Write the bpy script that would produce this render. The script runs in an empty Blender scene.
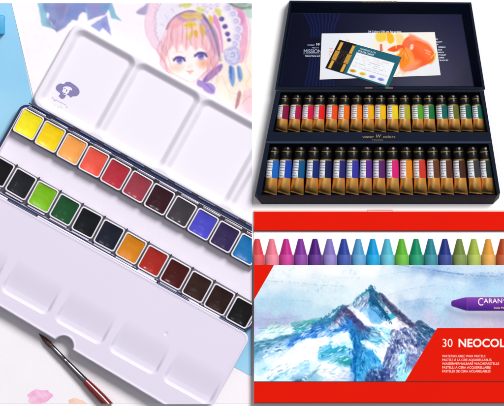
import bpy, bmesh, math, random
import numpy as np
from mathutils import Matrix, Vector
random.seed(3)
S = bpy.context.scene
COL = S.collection
MM = 0.001
KEY = 1.12          # brightness that a white sheet facing up receives

# ------------------------------------------------------------------ helpers
def lin(c):
    return c/12.92 if c <= .04045 else ((c+.055)/1.055)**2.4
def rgb(h):
    return tuple(lin(int(h[i:i+2], 16)/255) for i in (0, 2, 4))
def alb(h, k=KEY):
    return tuple(min(.9, c/k) for c in rgb(h))
MATS = {}
def mat(name, h, rough=.5, metal=0., spec=.5, var=0., vscale=300., bump=0., bscale=900., coat=0., raw=False, h2=None):
    if name in MATS: return MATS[name]
    m = bpy.data.materials.new(name); m.use_nodes = True
    nt = m.node_tree; b = nt.nodes['Principled BSDF']
    c = rgb(h) if raw else alb(h)
    b.inputs['Base Color'].default_value = (*c, 1)
    b.inputs['Roughness'].default_value = rough
    b.inputs['Metallic'].default_value = metal
    b.inputs['Specular IOR Level'].default_value = spec
    b.inputs['Coat Weight'].default_value = coat
    b.inputs['Coat Roughness'].default_value = .12
    tc = nt.nodes.new('ShaderNodeTexCoord')
    if var or h2:
        n = nt.nodes.new('ShaderNodeTexNoise'); n.inputs['Scale'].default_value = vscale
        n.inputs['Detail'].default_value = 5
        nt.links.new(tc.outputs['Object'], n.inputs['Vector'])
        r = nt.nodes.new('ShaderNodeValToRGB')
        c2 = (rgb(h2) if raw else alb(h2)) if h2 else tuple(x*(1-var) for x in c)
        r.color_ramp.elements[0].position = .38; r.color_ramp.elements[0].color = (*c2, 1)
        r.color_ramp.elements[1].position = .62; r.color_ramp.elements[1].color = (*c, 1)
        nt.links.new(n.outputs['Fac'], r.inputs['Fac'])
        nt.links.new(r.outputs['Color'], b.inputs['Base Color'])
    if bump:
        n = nt.nodes.new('ShaderNodeTexNoise'); n.inputs['Scale'].default_value = bscale
        n.inputs['Detail'].default_value = 4
        nt.links.new(tc.outputs['Object'], n.inputs['Vector'])
        bp = nt.nodes.new('ShaderNodeBump'); bp.inputs['Strength'].default_value = bump
        bp.inputs['Distance'].default_value = .001
        nt.links.new(n.outputs['Fac'], bp.inputs['Height'])
        nt.links.new(bp.outputs['Normal'], b.inputs['Normal'])
    MATS[name] = m
    return m
def printmat(name, rough=.45, spec=.12):
    if name in MATS: return MATS[name]
    m = bpy.data.materials.new(name); m.use_nodes = True
    nt = m.node_tree; b = nt.nodes['Principled BSDF']
    a = nt.nodes.new('ShaderNodeVertexColor'); a.layer_name = 'print'
    nt.links.new(a.outputs['Color'], b.inputs['Base Color'])
    b.inputs['Roughness'].default_value = rough
    b.inputs['Specular IOR Level'].default_value = spec
    MATS[name] = m
    return m

CLIP = []
def w(x, y, z=0.): return ((x-252)*MM, (203-y)*MM, z*MM)
def props(o, label=None, cat=None, group=None, kind=None):
    if label: o['label'] = label
    if cat: o['category'] = cat
    if group: o['group'] = group
    if kind: o['kind'] = kind
    return o
def thing(name, label, cat, x, y, rot=0., group=None, z=0.):
    o = bpy.data.objects.new(name, None); COL.objects.link(o)
    o.empty_display_size = .01
    o.location = w(x, y, z); o.rotation_euler = (0, 0, rot)
    return props(o, label, cat, group)
def obj(name, data, m, parent=None, px=False, smooth=False, clip=False, at=None, sharp=35):
    """data = (verts, faces); px: picture millimetres (x right, y down); else parent-local mm"""
    vs, fs = data[0], data[1]
    V = np.array(vs, dtype=float)
    if V.shape[1] == 2: V = np.c_[V, np.zeros(len(V))]
    me = bpy.data.meshes.new(name)
    if px:
        V = np.c_[V[:, 0]-252, 203-V[:, 1], V[:, 2]]*MM
        o_ = Vector((0, 0, 0))
        if at: o_ = Vector(w(*at))
        if parent is not None: o_ = parent.location
        V = V-np.array(o_)
    else:
        V = V*MM
    me.from_pydata(V.tolist(), [], [list(f) for f in fs])
    bm = bmesh.new(); bm.from_mesh(me)
    bmesh.ops.recalc_face_normals(bm, faces=bm.faces)
    if len(data) > 2 and data[2] == 'sheet':
        if sum(f.normal.z for f in bm.faces) < 0:
            bmesh.ops.reverse_faces(bm, faces=bm.faces)
    if smooth:
        for f in bm.faces: f.smooth = True
        for e in bm.edges:
            if len(e.link_faces) == 2 and e.calc_face_angle(0) > math.radians(sharp): e.smooth = False
    bm.to_mesh(me); bm.free()
    ms = m if isinstance(m, (list, tuple)) else [m]
    for q in ms: me.materials.append(q)
    o = bpy.data.objects.new(name, me); COL.objects.link(o)
    if px and at and parent is None: o.location = w(*at)
    if parent is not None: o.parent = parent
    if clip: CLIP.append(o)
    return o

# geometry makers: return (verts, faces)
def merge(*parts):
    V, F = [], []
    for p in parts:
        k = len(V); V += [tuple(v) for v in p[0]]; F += [[i+k for i in f] for f in p[1]]
    return V, F
def loft(rings, cap0=True, cap1=True):
    n = len(rings[0]); V = [p for r in rings for p in r]; F = []
    for k in range(len(rings)-1):
        for i in range(n):
            j = (i+1) % n
            F.append([k*n+i, k*n+j, (k+1)*n+j, (k+1)*n+i])
    if cap0: F.append(list(range(n))[::-1])
    if cap1: F.append([(len(rings)-1)*n+i for i in range(n)])
    return V, F
def rr(x0, x1, y0, y1, r, z, n=5):
    P = []
    for cx, cy, a in ((x1-r, y1-r, 0), (x0+r, y1-r, 90), (x0+r, y0+r, 180), (x1-r, y0+r, 270)):
        for i in range(n+1):
            t = math.radians(a+90*i/n); P.append((cx+r*math.cos(t), cy+r*math.sin(t), z))
    return P
def rbox(x0, x1, y0, y1, z0, z1, r=1., b=.3, n=4):
    b = min(b, (z1-z0)*.45, r*.8)
    return loft([rr(x0, x1, y0, y1, r, z0, n), rr(x0, x1, y0, y1, r, z1-b, n),
                 rr(x0+b*.3, x1-b*.3, y0+b*.3, y1-b*.3, max(.05, r-b*.3), z1-b*.3, n),
                 rr(x0+b, x1-b, y0+b, y1-b, max(.04, r-b), z1, n)])
def prism(pts, z0, z1, b=0.):
    rings = [[(x, y, z0) for x, y in pts], [(x, y, z1) for x, y in pts]]
    return loft(rings)
def lathe(prof, n=24, cz=0., sy=None, a0=0, a1=360, caps=True):
    """around local X; prof = [(s, r)] or (s, ry, rz, dz)"""
    rings = []
    full = a1-a0 >= 359
    m = n if full else n+1
    for p in prof:
        s, ry = p[0], p[1]; rz = p[2] if len(p) > 2 else ry; dz = p[3] if len(p) > 3 else 0
        rings.append([(s, ry*math.cos(math.radians(a0+(a1-a0)*i/n)), cz+dz+rz*math.sin(math.radians(a0+(a1-a0)*i/n))) for i in range(m)])
    if full: return loft(rings, caps, caps)
    V = [p for r in rings for p in r]; F = []
    for k in range(len(rings)-1):
        for i in range(m-1):
            F.append([k*m+i, k*m+i+1, (k+1)*m+i+1, (k+1)*m+i])
    return V, F, 'sheet'
def holed(outer_t, outer_b, holes_t, holes_b, z0, z1, zf):
    """solid with open wells: outer top/bottom loops, hole top/bottom loops (px coords)"""
    bm = bmesh.new()
    def ring(pts, z): return [bm.verts.new((x, y, z)) for x, y in pts]
    ot = ring(outer_t, z1); ob = ring(outer_b, z0); ed = []
    n = len(ot)
    for i in range(n): ed.append(bm.edges.new((ot[i], ot[(i+1) % n])))
    hts = []
    for h in holes_t:
        r = ring(h, z1); hts.append(r)
        for i in range(len(r)): ed.append(bm.edges.new((r[i], r[(i+1) % len(r)])))
    bmesh.ops.triangle_fill(bm, edges=ed, use_beauty=True)
    for i in range(n):
        j = (i+1) % n; bm.faces.new((ot[i], ot[j], ob[j], ob[i]))
    bm.faces.new(ob)
    for r, hb in zip(hts, holes_b):
        q = ring(hb, zf); k = len(r)
        for i in range(k):
            j = (i+1) % k; bm.faces.new((r[i], r[j], q[j], q[i]))
        bm.faces.new(q)
    bm.verts.index_update()
    V = [tuple(v.co) for v in bm.verts]; F = [[v.index for v in f.verts] for f in bm.faces]
    bm.free(); return V, F
def sd_rr(X, Y, x0, x1, y0, y1, r):
    qx = np.abs(X-(x0+x1)/2)-(x1-x0)/2+r; qy = np.abs(Y-(y0+y1)/2)-(y1-y0)/2+r
    return np.hypot(np.maximum(qx, 0), np.maximum(qy, 0))+np.minimum(np.maximum(qx, qy), 0)-r
def sstep(t):
    t = np.clip(t, 0, 1); return t*t*(3-2*t)
def hfield(sdf, bb, step, h, zbot):
    x0, x1, y0, y1 = bb
    nx = int((x1-x0)/step)+1; ny = int((y1-y0)/step)+1
    X, Y = np.meshgrid(np.linspace(x0, x1, nx), np.linspace(y0, y1, ny))
    C = sdf((X[:-1, :-1]+X[1:, 1:])/2, (Y[:-1, :-1]+Y[1:, 1:])/2) < 0
    idx = np.arange(nx*ny).reshape(ny, nx)
    q = np.stack([idx[:-1, :-1][C], idx[:-1, 1:][C], idx[1:, 1:][C], idx[1:, :-1][C]], 1)
    cnt = {}
    for a, b, c, d in q.tolist():
        for e in ((a, b), (b, c), (c, d), (d, a)):
            k = (e[1], e[0])
            if k in cnt: del cnt[k]
            else: cnt[e] = 1
    bd = list(cnt.keys())
    bi = np.array(sorted({i for e in bd for i in e}))
    fx, fy = X.ravel().copy(), Y.ravel().copy()
    for _ in range(3):
        bx, by = fx[bi], fy[bi]; e = .05
        s = sdf(bx, by); gx = (sdf(bx+e, by)-sdf(bx-e, by))/(2*e); gy = (sdf(bx, by+e)-sdf(bx, by-e))/(2*e)
        g = gx*gx+gy*gy+1e-9
        fx[bi] = bx-s*gx/g; fy[bi] = by-s*gy/g
    Z = h(fx, fy)
    used = np.unique(q); mp = -np.ones(nx*ny, int); mp[used] = np.arange(len(used)); k = len(used)
    V = np.c_[fx[used], fy[used], Z[used]].tolist()+np.c_[fx[used], fy[used], np.full(k, zbot)].tolist()
    Q = mp[q]
    F = Q.tolist()+(Q[:, ::-1]+k).tolist()
    for a, b in bd:
        a, b = int(mp[a]), int(mp[b]); F.append([b, a, a+k, b+k])
    return V, F

# value noise
def vn(x, y, seed=0):
    xi = np.floor(x).astype(np.int64); yi = np.floor(y).astype(np.int64)
    fx = x-xi; fy = y-yi; fx = fx*fx*(3-2*fx); fy = fy*fy*(3-2*fy)
    def hsh(a, b):
        n = (a*374761393+b*668265263+seed*982451653) & 0xffffffff
        n = ((n ^ (n >> 13))*1274126177) & 0xffffffff
        return ((n ^ (n >> 16)) & 0xffff)/65535.
    return (hsh(xi, yi)*(1-fx)+hsh(xi+1, yi)*fx)*(1-fy)+(hsh(xi, yi+1)*(1-fx)+hsh(xi+1, yi+1)*fx)*fy
def fbm(x, y, sc, seed=0, o=4):
    t = 0; a = .5; s = 0
    for i in range(o):
        t = t+a*vn(x/sc, y/sc, seed+i*17); s += a; a *= .5; sc *= .5
    return t/s*2-1

# ------------------------------------------------------------------ printed artwork: colours on a fine mesh
def catmull(pts, n=5, closed=False):
    P = [np.array(p, float) for p in pts]; out = []
    m = len(P); R = range(m) if closed else range(m-1)
    for i in R:
        if closed: a, b, c, d = P[(i-1) % m], P[i], P[(i+1) % m], P[(i+2) % m]
        else: a, b, c, d = P[max(i-1, 0)], P[i], P[i+1], P[min(i+2, m-1)]
        for k in range(n):
            t = k/n
            out.append(.5*((2*b)+(-a+c)*t+(2*a-5*b+4*c-d)*t*t+(-a+3*b-3*c+d)*t**3))
    if not closed: out.append(P[-1])
    return [tuple(p) for p in out]
class Canvas:
    def __init__(s, quad, step, bg):
        (ax, ay), (bx, by), (cx, cy), (dx, dy) = quad      # TL TR BR BL
        s.nx = int(max(math.hypot(bx-ax, by-ay), math.hypot(cx-dx, cy-dy))/step)+1
        s.ny = int(max(math.hypot(dx-ax, dy-ay), math.hypot(cx-bx, cy-by))/step)+1
        U, V = np.meshgrid(np.linspace(0, 1, s.nx), np.linspace(0, 1, s.ny))
        s.X = ((ax*(1-U)+bx*U)*(1-V)+(dx*(1-U)+cx*U)*V).ravel()
        s.Y = ((ay*(1-U)+by*U)*(1-V)+(dy*(1-U)+cy*U)*V).ravel()
        s.C = np.tile(np.array([int(bg[i:i+2], 16)/255 for i in (0, 2, 4)]), (len(s.X), 1))
        s.WX = s.X; s.WY = s.Y
    def warp(s, amp=0., sc=6., seed=1):
        s.WX = s.X+amp*fbm(s.X, s.Y, sc, seed); s.WY = s.Y+amp*fbm(s.X, s.Y, sc, seed+50)
    def h(s, c): return np.array([int(c[i:i+2], 16)/255 for i in (0, 2, 4)])
    def win(s, pts, m):
        a = np.array(pts); return np.nonzero((s.WX > a[:, 0].min()-m) & (s.WX < a[:, 0].max()+m) & (s.WY > a[:, 1].min()-m) & (s.WY < a[:, 1].max()+m))[0]
    def dseg(s, x, y, pts, closed):
        d = np.full(len(x), 1e9); inside = np.zeros(len(x), bool); n = len(pts); t_at = np.zeros(len(x))
        for i in range(n if closed else n-1):
            ax, ay = pts[i]; bx, by = pts[(i+1) % n]; ex, ey = bx-ax, by-ay; L = ex*ex+ey*ey+1e-9
            t = np.clip(((x-ax)*ex+(y-ay)*ey)/L, 0, 1); dd = np.hypot(x-ax-t*ex, y-ay-t*ey)
            m = dd < d; d[m] = dd[m]; t_at[m] = (i+t[m])/max(1, n-1)
            if closed and ay != by:
                inside ^= ((ay > y) != (by > y)) & (x < (bx-ax)*(y-ay)/(by-ay)+ax)
        return d, inside, t_at
    def mix(s, ix, a, c, mode='n'):
        a = a[:, None]; c = s.h(c)
        if mode == 'mul': s.C[ix] = s.C[ix]*(1-a+a*c)
        else: s.C[ix] = s.C[ix]*(1-a)+c*a
    def poly(s, pts, c, soft=.5, a=1., smooth=True, mode='n', tex=0., tsc=3., seed=5):
        if smooth: pts = catmull(pts, 4, True)
        ix = s.win(pts, soft*2)
        if not len(ix): return
        d, ins, _ = s.dseg(s.WX[ix], s.WY[ix], pts, True)
        sd = np.where(ins, -d, d); al = np.clip(.5-sd/(2*soft), 0, 1)*a
        if tex: al = al*np.clip(1-tex*(fbm(s.X[ix], s.Y[ix], tsc, seed)*.5+.5)*1.6, 0, 1)
        s.mix(ix, al, c, mode)
    def line(s, pts, wd, c, a=1., soft=.4, taper=False, smooth=True, mode='n', tex=0., tsc=1.5, seed=9):
        if smooth and len(pts) > 2: pts = catmull(pts, 4)
        ix = s.win(pts, wd+soft*2)
        if not len(ix): return
        d, _, t = s.dseg(s.WX[ix], s.WY[ix], pts, False)
        ww = wd/2*(np.sin(np.clip(t, 0, 1)*math.pi)**.6 if taper else 1.)
        al = np.clip(.5-(d-ww)/(2*soft), 0, 1)*a
        if tex: al = al*np.clip(.5+(fbm(s.X[ix], s.Y[ix], max(tsc, 2.), seed)-tex+.5)*3, 0, 1)
        s.mix(ix, al, c, mode)
    def dot(s, x, y, rx, ry, c, a=1., soft=.4, rot=0., mode='n'):
        ix = s.win([(x, y)], max(rx, ry)+soft*2)
        if not len(ix): return
        X = s.WX[ix]-x; Y = s.WY[ix]-y; cr, sr = math.cos(rot), math.sin(rot)
        r = np.sqrt(((X*cr+Y*sr)/rx)**2+((-X*sr+Y*cr)/ry)**2)
        s.mix(ix, np.clip(.5-(r-1)*min(rx, ry)/(2*soft), 0, 1)*a, c, mode)
    def idw(s, pts, p=4., warp=3., sc=7., seed=3):
        x = s.X+warp*fbm(s.X, s.Y, sc, seed); y = s.Y+warp*fbm(s.X, s.Y, sc, seed+31)
        num = np.zeros((len(x), 3)); den = np.zeros(len(x))
        for px, py, c in pts:
            wg = 1/((x-px)**2+(y-py)**2+.6)**(p/2); num += wg[:, None]*s.h(c); den += wg
        s.C[:] = num/den[:, None]
    def mesh(s, z0, z1):
        n = len(s.X); idx = np.arange(n).reshape(s.ny, s.nx)
        q = np.stack([idx[:-1, :-1], idx[1:, :-1], idx[1:, 1:], idx[:-1, 1:]], -1).reshape(-1, 4)
        V = np.c_[s.X, s.Y, np.full(n, z1)].tolist()
        ring = list(idx[0, :])+list(idx[1:, -1])+list(idx[-1, :-1][::-1])+list(idx[1:-1, 0][::-1])
        V += [(s.X[i], s.Y[i], z0) for i in ring]; m = len(ring)
        F = q.tolist()
        for i in range(m):
            j = (i+1) % m; F.append([int(ring[i]), int(ring[j]), n+j, n+i])
        F.append([n+i for i in range(m)])
        return V, F
    def build(s, name, z0, z1, parent=None, at=None, clip=False, rough=.45, zf=None):
        V, F = s.mesh(z0, z1)
        if zf is not None: V = [(a, b, c+zf(a, b)) for a, b, c in V]
        o = obj(name, (V, F), printmat('printed_paper_%d' % int(rough*100), rough), parent, px=True, at=at, clip=clip)
        me = o.data; at_ = me.color_attributes.new('print', 'FLOAT_COLOR', 'POINT')
        C = np.clip(s.C, 0, 1); L = np.where(C <= .04045, C/12.92, ((C+.055)/1.055)**2.4)/KEY
        L = np.clip(L, 0, .9)
        n = len(s.X); full = np.ones((len(me.vertices), 4)); full[:n, :3] = L; full[n:, :3] = .8
        at_.data.foreach_set('color', full.ravel())
        return o

def text(s, x, y, size, m, parent, z=1., rot=0., bold=0., sx=1., name='lettering', th=.06, space=1., shear=0., align='LEFT'):
    cu = bpy.data.curves.new(name, 'FONT'); cu.body = s; cu.size = size*1.0; cu.offset = bold; cu.space_character = space
    cu.shear = shear; cu.align_x = align; cu.resolution_u = 4
    to = bpy.data.objects.new('tmp', cu); COL.objects.link(to)
    bpy.context.view_layer.update()
    me = bpy.data.meshes.new_from_object(to)
    bpy.data.objects.remove(to); bpy.data.curves.remove(cu)
    me.name = name; c, sn = math.cos(rot), math.sin(rot)
    pl = parent.location
    wx, wy, wz = w(x, y, z)
    M = parent.rotation_euler.z
    for v in me.vertices:
        a, b = v.co.x*sx*MM, v.co.y*MM
        X, Y = wx+a*c-b*sn-pl.x, wy+a*sn+b*c-pl.y
        v.co = (X*math.cos(-M)-Y*math.sin(-M), X*math.sin(-M)+Y*math.cos(-M), wz-pl.z)
    me.materials.clear(); me.materials.append(m)
    o = bpy.data.objects.new(name, me); COL.objects.link(o); o.parent = parent
    return o

# ------------------------------------------------------------------ setting
o = obj('tabletop', prism([(-1500, -1300), (2000, -1300), (2000, 1700), (-1500, 1700)], -8, 0), mat('white_tabletop', 'ffffff', .7, spec=.1), px=True)
props(o, kind='structure')
o = obj('table_paper', prism([(-120, 3), (252, 3), (252, 403.4), (-120, 403.4)], .02, .3),
        mat('soft_white_paper', 'faf6fb', .8, spec=.1, var=.02, vscale=30, bump=.12, bscale=700), px=True)
props(o, kind='structure')

# blue sheets under the palette
BL = mat('light_blue_card', 'a0d8f5', .6, spec=.2, h2='90cdf0', vscale=9)
o = obj('blue_paper', prism([(-60, 3), (11.5, 3), (22, 50), (33, 100), (42, 160), (-60, 230)], .31, .7), BL, px=True, at=(0, 90, .3), clip=True)
props(o, 'sky blue paper under the left end of the paint tin, beside the illustrated sheet', 'paper', 'pieces of blue paper under the paint tin')
o = obj('blue_paper', prism([(225, 362), (251, 376), (270, 383), (290, 330), (225, 310)], .31, .7), BL, px=True, at=(245, 350, .3), clip=True)
props(o, 'small patch of sky blue paper showing beyond the lower right corner of the fold-out palette', 'paper', 'pieces of blue paper under the paint tin')
o = obj('blue_box', rbox(-24, 5, 15.5, 34.5, .7, 9, 1.2, .8), mat('blue_box_card', '3aa8de', .4, var=.1), px=True, at=(-9, 25, .7), smooth=True)
props(o, 'small mid blue box cut off by the left edge, lying on the sky blue paper', 'box')

# ------------------------------------------------------------------ illustrated sheet
A = Canvas([(11.5, 3), (252, 3), (252, 150), (46, 150)], .5, 'fbf7fd')
A.idw([(20, 20, 'fdfafd'), (30, 60, 'fdf8fd'), (60, 40, 'fbf6fd'), (120, 30, 'fdf3fb'), (135, 45, 'fdf5fb'), (100, 60, 'fbf6fd'), (200, 120, 'fdf4fa'),
       (228, 75, 'fae9dc'), (245, 80, 'faecd8'), (240, 95, 'fbeee2'), (249, 60, 'fbf0e6'), (215, 100, 'fbeaf0'), (225, 92, 'faf2e4'), (250, 100, 'fae0e4'), (245, 112, 'f8dde4'), (249, 30, 'f4eef4'), (222, 108, 'fbe8ee')], 3.2, 2, 10)
def Z5(pts): return [(30+x/5.04, y/5.04) for x, y in pts]
A.warp(.7, 4, 11)
A.poly(Z5([(38, 10), (70, 10), (86, 50), (84, 85), (132, 148), (60, 130)]), '96c8de', .5, 1, False)
A.poly(Z5([(60, 8), (418, 8), (398, 45), (380, 72), (330, 88), (292, 105), (285, 66), (262, 62), (246, 80), (240, 106), (212, 100), (176, 140), (132, 165), (122, 130), (92, 95), (98, 70), (78, 62)]), '949ed0', .5, 1, False)
A.poly(Z5([(305, 130), (385, 75), (396, 112), (412, 180), (366, 140), (350, 160), (318, 140)]), '9ca6da', .5, 1, False)
A.poly(Z5([(396, 45), (412, 8), (432, 70), (464, 108), (410, 90)]), '8cc0d8', .5, 1, False)
for cx, cy, r, c, a in ((62, 10, 9, '7c74a8', .5), (50, 22, 5, '8078a8', .5), (80, 8, 10, '7488cc', .5), (96, 10, 8, '9a8ccc', .5), (58, 28, 5, '8a86b8', .4), (105, 8, 5, '6aa4d0', .6), (72, 16, 6, '5f7ec4', .35), (88, 15, 4, '8aa8dc', .6), (46, 8, 5, '5c8cb8', .5), (104, 25, 4, '7078c0', .4)):
    ins = A.C[:, 0] < .72
    ix = np.nonzero(ins & (np.hypot(A.X-cx, A.Y-cy) < r*1.6))[0]
    t = np.clip(1.3-np.hypot(A.X[ix]-cx, A.Y[ix]-cy)/r+.4*fbm(A.X[ix], A.Y[ix], 4, 77), 0, 1)*a
    A.mix(ix, t, c)
A.line([(56, 20), (53, 27), (57, 31)], 1, '6c6898', .6); A.line([(86, 8), (88, 18)], 1.2, 'b0c4ea', .6); A.line([(68, 6), (64, 18), (60, 24)], .8, 'a8b4e0', .6)
A.poly([(124, 10), (131, 4), (137, 3), (137, 8), (131, 13), (127, 12)], '6b7098', .8, .0)
# girl in a bonnet
A.warp(.35, 3, 21)
A.poly([(136, 12.5), (144, 6), (149, 2), (148, 12), (143, 15)], '9c94c4', .7, .8)
A.poly([(150, -2), (147, 8), (145, 24), (147, 36), (153, 47), (161, 55), (170, 66), (172, 58), (162, 49), (157, 40), (155, 28), (156, 14), (163, -2)], 'f4d2e6', .8, 1, tex=.25)
A.poly([(163, -2), (157, 12), (155, 26), (157, 40), (163, 50), (164, 36), (168, 26), (178, 12), (196, 6), (205, -2)], 'efe8f7', .8, .9)
for p in ([(161, 3), (158, 10), (155.5, 16), (156.5, 24), (155, 30), (157, 38), (160, 44), (162.5, 50)],): A.line(p, .6, 'c79cc0', .7)
for p in ([(150, 3), (147, 10), (145, 22), (146, 33), (151, 44), (158, 52), (168, 64)],): A.line(p, .5, 'cfa6c4', .8)
for k in range(8): A.line([(165+k*3, 24-k*2), (161+k*3, 14-k*1.6), (165+k*4, 5)], .5, 'cfc6e6', .3)
A.poly([(164, 34), (168, 25), (176, 17), (188, 12), (198, 13), (206, 20), (212, 32), (216, 46), (219, 60), (214, 72), (204, 82), (200, 72), (196, 56), (168, 54), (166, 62), (170, 78), (162, 66), (159, 52), (160, 42)], 'f9d2da', .6, 1)
A.poly([(167, 27), (174, 19), (184, 14), (186, 20), (180, 26), (172, 29)], 'f3aeb6', 1.2, .8)
A.poly([(176, 16), (190, 11), (203, 14), (212, 30), (218, 50), (214, 54), (206, 34), (196, 22), (184, 22)], 'b090c0', 1.2, .65)
A.line([(166.5, 29), (170, 22), (177, 15.5), (188, 11), (198, 13), (206, 20), (212, 31), (216.5, 44), (219, 56)], 1.6, '8a6a98', .75)
A.line([(203, 15), (210, 24), (216, 36), (219.5, 50), (220.5, 60)], 2.6, '6a5a80', .6, soft=.8)
# face
A.poly([(165, 52), (172, 46), (188, 45), (200, 47), (207, 56), (208, 66), (203, 74), (196, 80), (191, 81.5), (184, 79), (173, 73), (166, 66)], 'fef3f0', .5, 1)
A.dot(176, 68, 6, 3.6, 'fac0a8', .75, 3, -.1); A.dot(204, 63.5, 5.5, 4.5, 'f8a488', .8, 3); A.dot(190, 66, 2, 1.2, 'fbd8cc', .7, 1)
A.poly([(165, 46), (170, 40), (200, 34), (209, 46), (208, 52), (200, 45), (196, 51), (191, 45), (186, 51), (181, 44), (177, 52), (172, 45), (168, 54), (165, 62), (162, 58)], 'f9cdd2', .8, 1)
for p in ([(172, 30), (170, 42), (167, 54)], [(179, 30), (177, 42), (176.5, 51)], [(187, 28), (186, 40), (186, 50)], [(194, 30), (195, 42), (196, 50)], [(201, 30), (205, 42), (208, 56), (207, 68)], [(164, 40), (163, 52), (166, 66), (171, 76)],
          [(166, 46), (168, 56), (172, 70)], [(208, 34), (213, 48), (214, 62), (210, 74)], [(183, 26), (182, 38), (181.5, 44)], [(168, 34), (164, 44), (162, 58)]):
    A.line(p, .7, 'd98a9c', .6, taper=True)
for p in ([(161, 40), (163, 48), (166, 56)], [(165, 38), (164.5, 46), (167, 52)]): A.line(p, .6, '8c6068', .5)
for ex, ey, s_ in ((179, 60.3, 1.), (200.6, 56, 1.08)):
    A.dot(ex, ey+.6, 5*s_, 3.3*s_, 'f4f0fa', .9, .6)
    A.dot(ex+.4, ey+.4, 3.3*s_, 3.3*s_, '9a94d2', .95, .5); A.dot(ex+.4, ey-.8, 2.4*s_, 1.9*s_, '5e4f96', .8, .7)
    A.dot(ex-.8, ey-.6, .8, .7, 'ffffff', .9, .3); A.dot(ex+1.2, ey+1.9, 1.2, .6, 'c9d4f4', .7, .4)
    A.line([(ex-5.4*s_, ey+.4), (ex-3, ey-2.3*s_), (ex+.6, ey-3.2*s_), (ex+4.2*s_, ey-2.1*s_), (ex+5.8*s_, ey+.6)], 1.5, '6a5a9c', .85, soft=.6)
    A.line([(ex-5*s_, ey-.6), (ex-6.6, ey-1.8)], .6, '6b5a94', .7, smooth=False); A.line([(ex+4.6*s_, ey-2), (ex+6.6, ey-3.4)], .6, '6b5a94', .7, smooth=False)
    A.line([(ex-3, ey+3.8*s_), (ex, ey+4.3*s_), (ex+3, ey+3.4*s_)], .4, 'c49ab0', .7)
A.line([(174, 53), (179, 51.6), (183, 52.6)], .5, 'd8a0a4', .7); A.line([(195, 48.6), (201, 47.6), (206, 50)], .5, 'd8a0a4', .7)
A.line([(187, 71), (189, 71.6), (190.5, 71.3), (193, 71)], .7, 'c86870', .9); A.dot(190.2, 73, 1.7, .9, 'f4a8a0', .8, .5)
A.line([(188.3, 66.8), (189, 67.4)], .5, 'e0a090', .7)
A.line([(168, 68), (173, 73.5), (184, 79.5), (191, 82), (197, 80), (204, 73.5), (209, 69)], .6, 'c0808c', .7)
A.poly([(189, 82), (200, 80), (206, 88), (210, 100), (196, 92)], 'f8e2e4', 1, .9)
# ribbon, bow
A.poly([(222, 64), (217, 66), (208, 73), (202, 82), (207, 82), (215, 76), (222, 69)], '9878c0', .6, .95); A.poly([(198, 80), (203, 82), (203, 88), (197, 85)], '9a86c8', .6, .9)
A.poly([(203, 84), (210, 83), (215, 88), (214, 94), (208, 93), (203, 89)], 'a48cd0', .6, .95)
A.line([(204, 83), (209, 87), (214, 92)], .7, '6f5aa0', .8); A.line([(220, 66), (211, 73), (204, 81)], .6, '6f5aa0', .7)
# bonnet's right side
A.poly([(228, 3), (240, 6), (246, 16), (248, 32), (247, 48), (243, 62), (236, 60), (240, 44), (238, 24), (232, 12)], 'f0a4c4', .8, 1, tex=.25)
A.poly([(238, 10), (244, 14), (244, 24), (239, 22)], 'd878b8', 1.5, .6)
A.line([(247, 12), (250, 30), (249, 46), (245, 64)], .5, 'd890b0', .7)
A.poly([(214, 14), (219, 22), (222, 36), (223, 52), (219, 50), (217, 36), (213, 24)], 'e090c4', .7, .9)
A.line([(214, 24), (219, 36), (221, 50), (221, 60)], 1, 'fbf4fb', .9)
for i, (x, y) in enumerate(((228, 8), (233, 14), (236, 21), (238, 29), (237, 37), (235, 44))):
    A.dot(x, y, 5.2, 5, 'e9e2f4', .95, .5)
    A.dot(x, y, 3, 2.8, 'd4ccec', .7, .6); A.line([(x+1, y-5), (x+5, y-2), (x+5, y+3)], .6, 'a890c4', .7)
    A.line([(x-2, y-1), (x+1, y-2), (x+2, y+1), (x-1, y+2)], .5, '9c8cc4', .7)
for x, y, r in ((221.5, 19, 2.6), (225, 26.5, 2.6), (227.5, 34, 2.5), (229, 40, 2)):
    A.dot(x, y, r, r*.95, '5c4a9a', .95, .6); A.dot(x+2.4, y+3.6, 1.1, 1, 'f6f2fb', .9, .4); A.dot(x-.8, y-.9, .7, .6, '8f80c4', .8, .4)
# rose and hanging drops
A.dot(232.5, 56, 8.5, 9.5, 'c6c2e8', .95, .7)
rs = random.Random(4)
for k in range(13):
    t0 = k*2.4; r = 1.2+k*.58; cx_, cy_ = 232.5+r*.75*math.cos(t0), 55.5+r*.8*math.sin(t0)
    A.dot(cx_, cy_, 1.9+.1*k, 1.2+.05*k, 'e6e4f6', .55, .8, t0+1.5)
    A.line([(cx_+(1.9+.12*k)*math.cos(t0+q), cy_+(1.5+.12*k)*math.sin(t0+q)) for q in (-1.1, -.3, .5, 1.2)], .6, '8884c4', .55+.2*rs.random())
A.line([(231, 54), (233, 53), (234.5, 55), (233, 57), (231, 56.5)], .7, '7470b4', .8)
A.poly([(229, 66), (234, 68), (235, 80), (232.5, 87), (229, 78)], '7aa2dc', .6, .95); A.poly([(229.5, 67), (232, 68), (232, 80), (230, 77)], '4a6cb8', .6, .8)
A.poly([(237, 66), (241, 68), (242.5, 78), (239.5, 82), (237.5, 76)], '86a8de', .6, .95); A.line([(238, 68), (240, 78)], 1.3, '4f74bc', .7)
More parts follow.
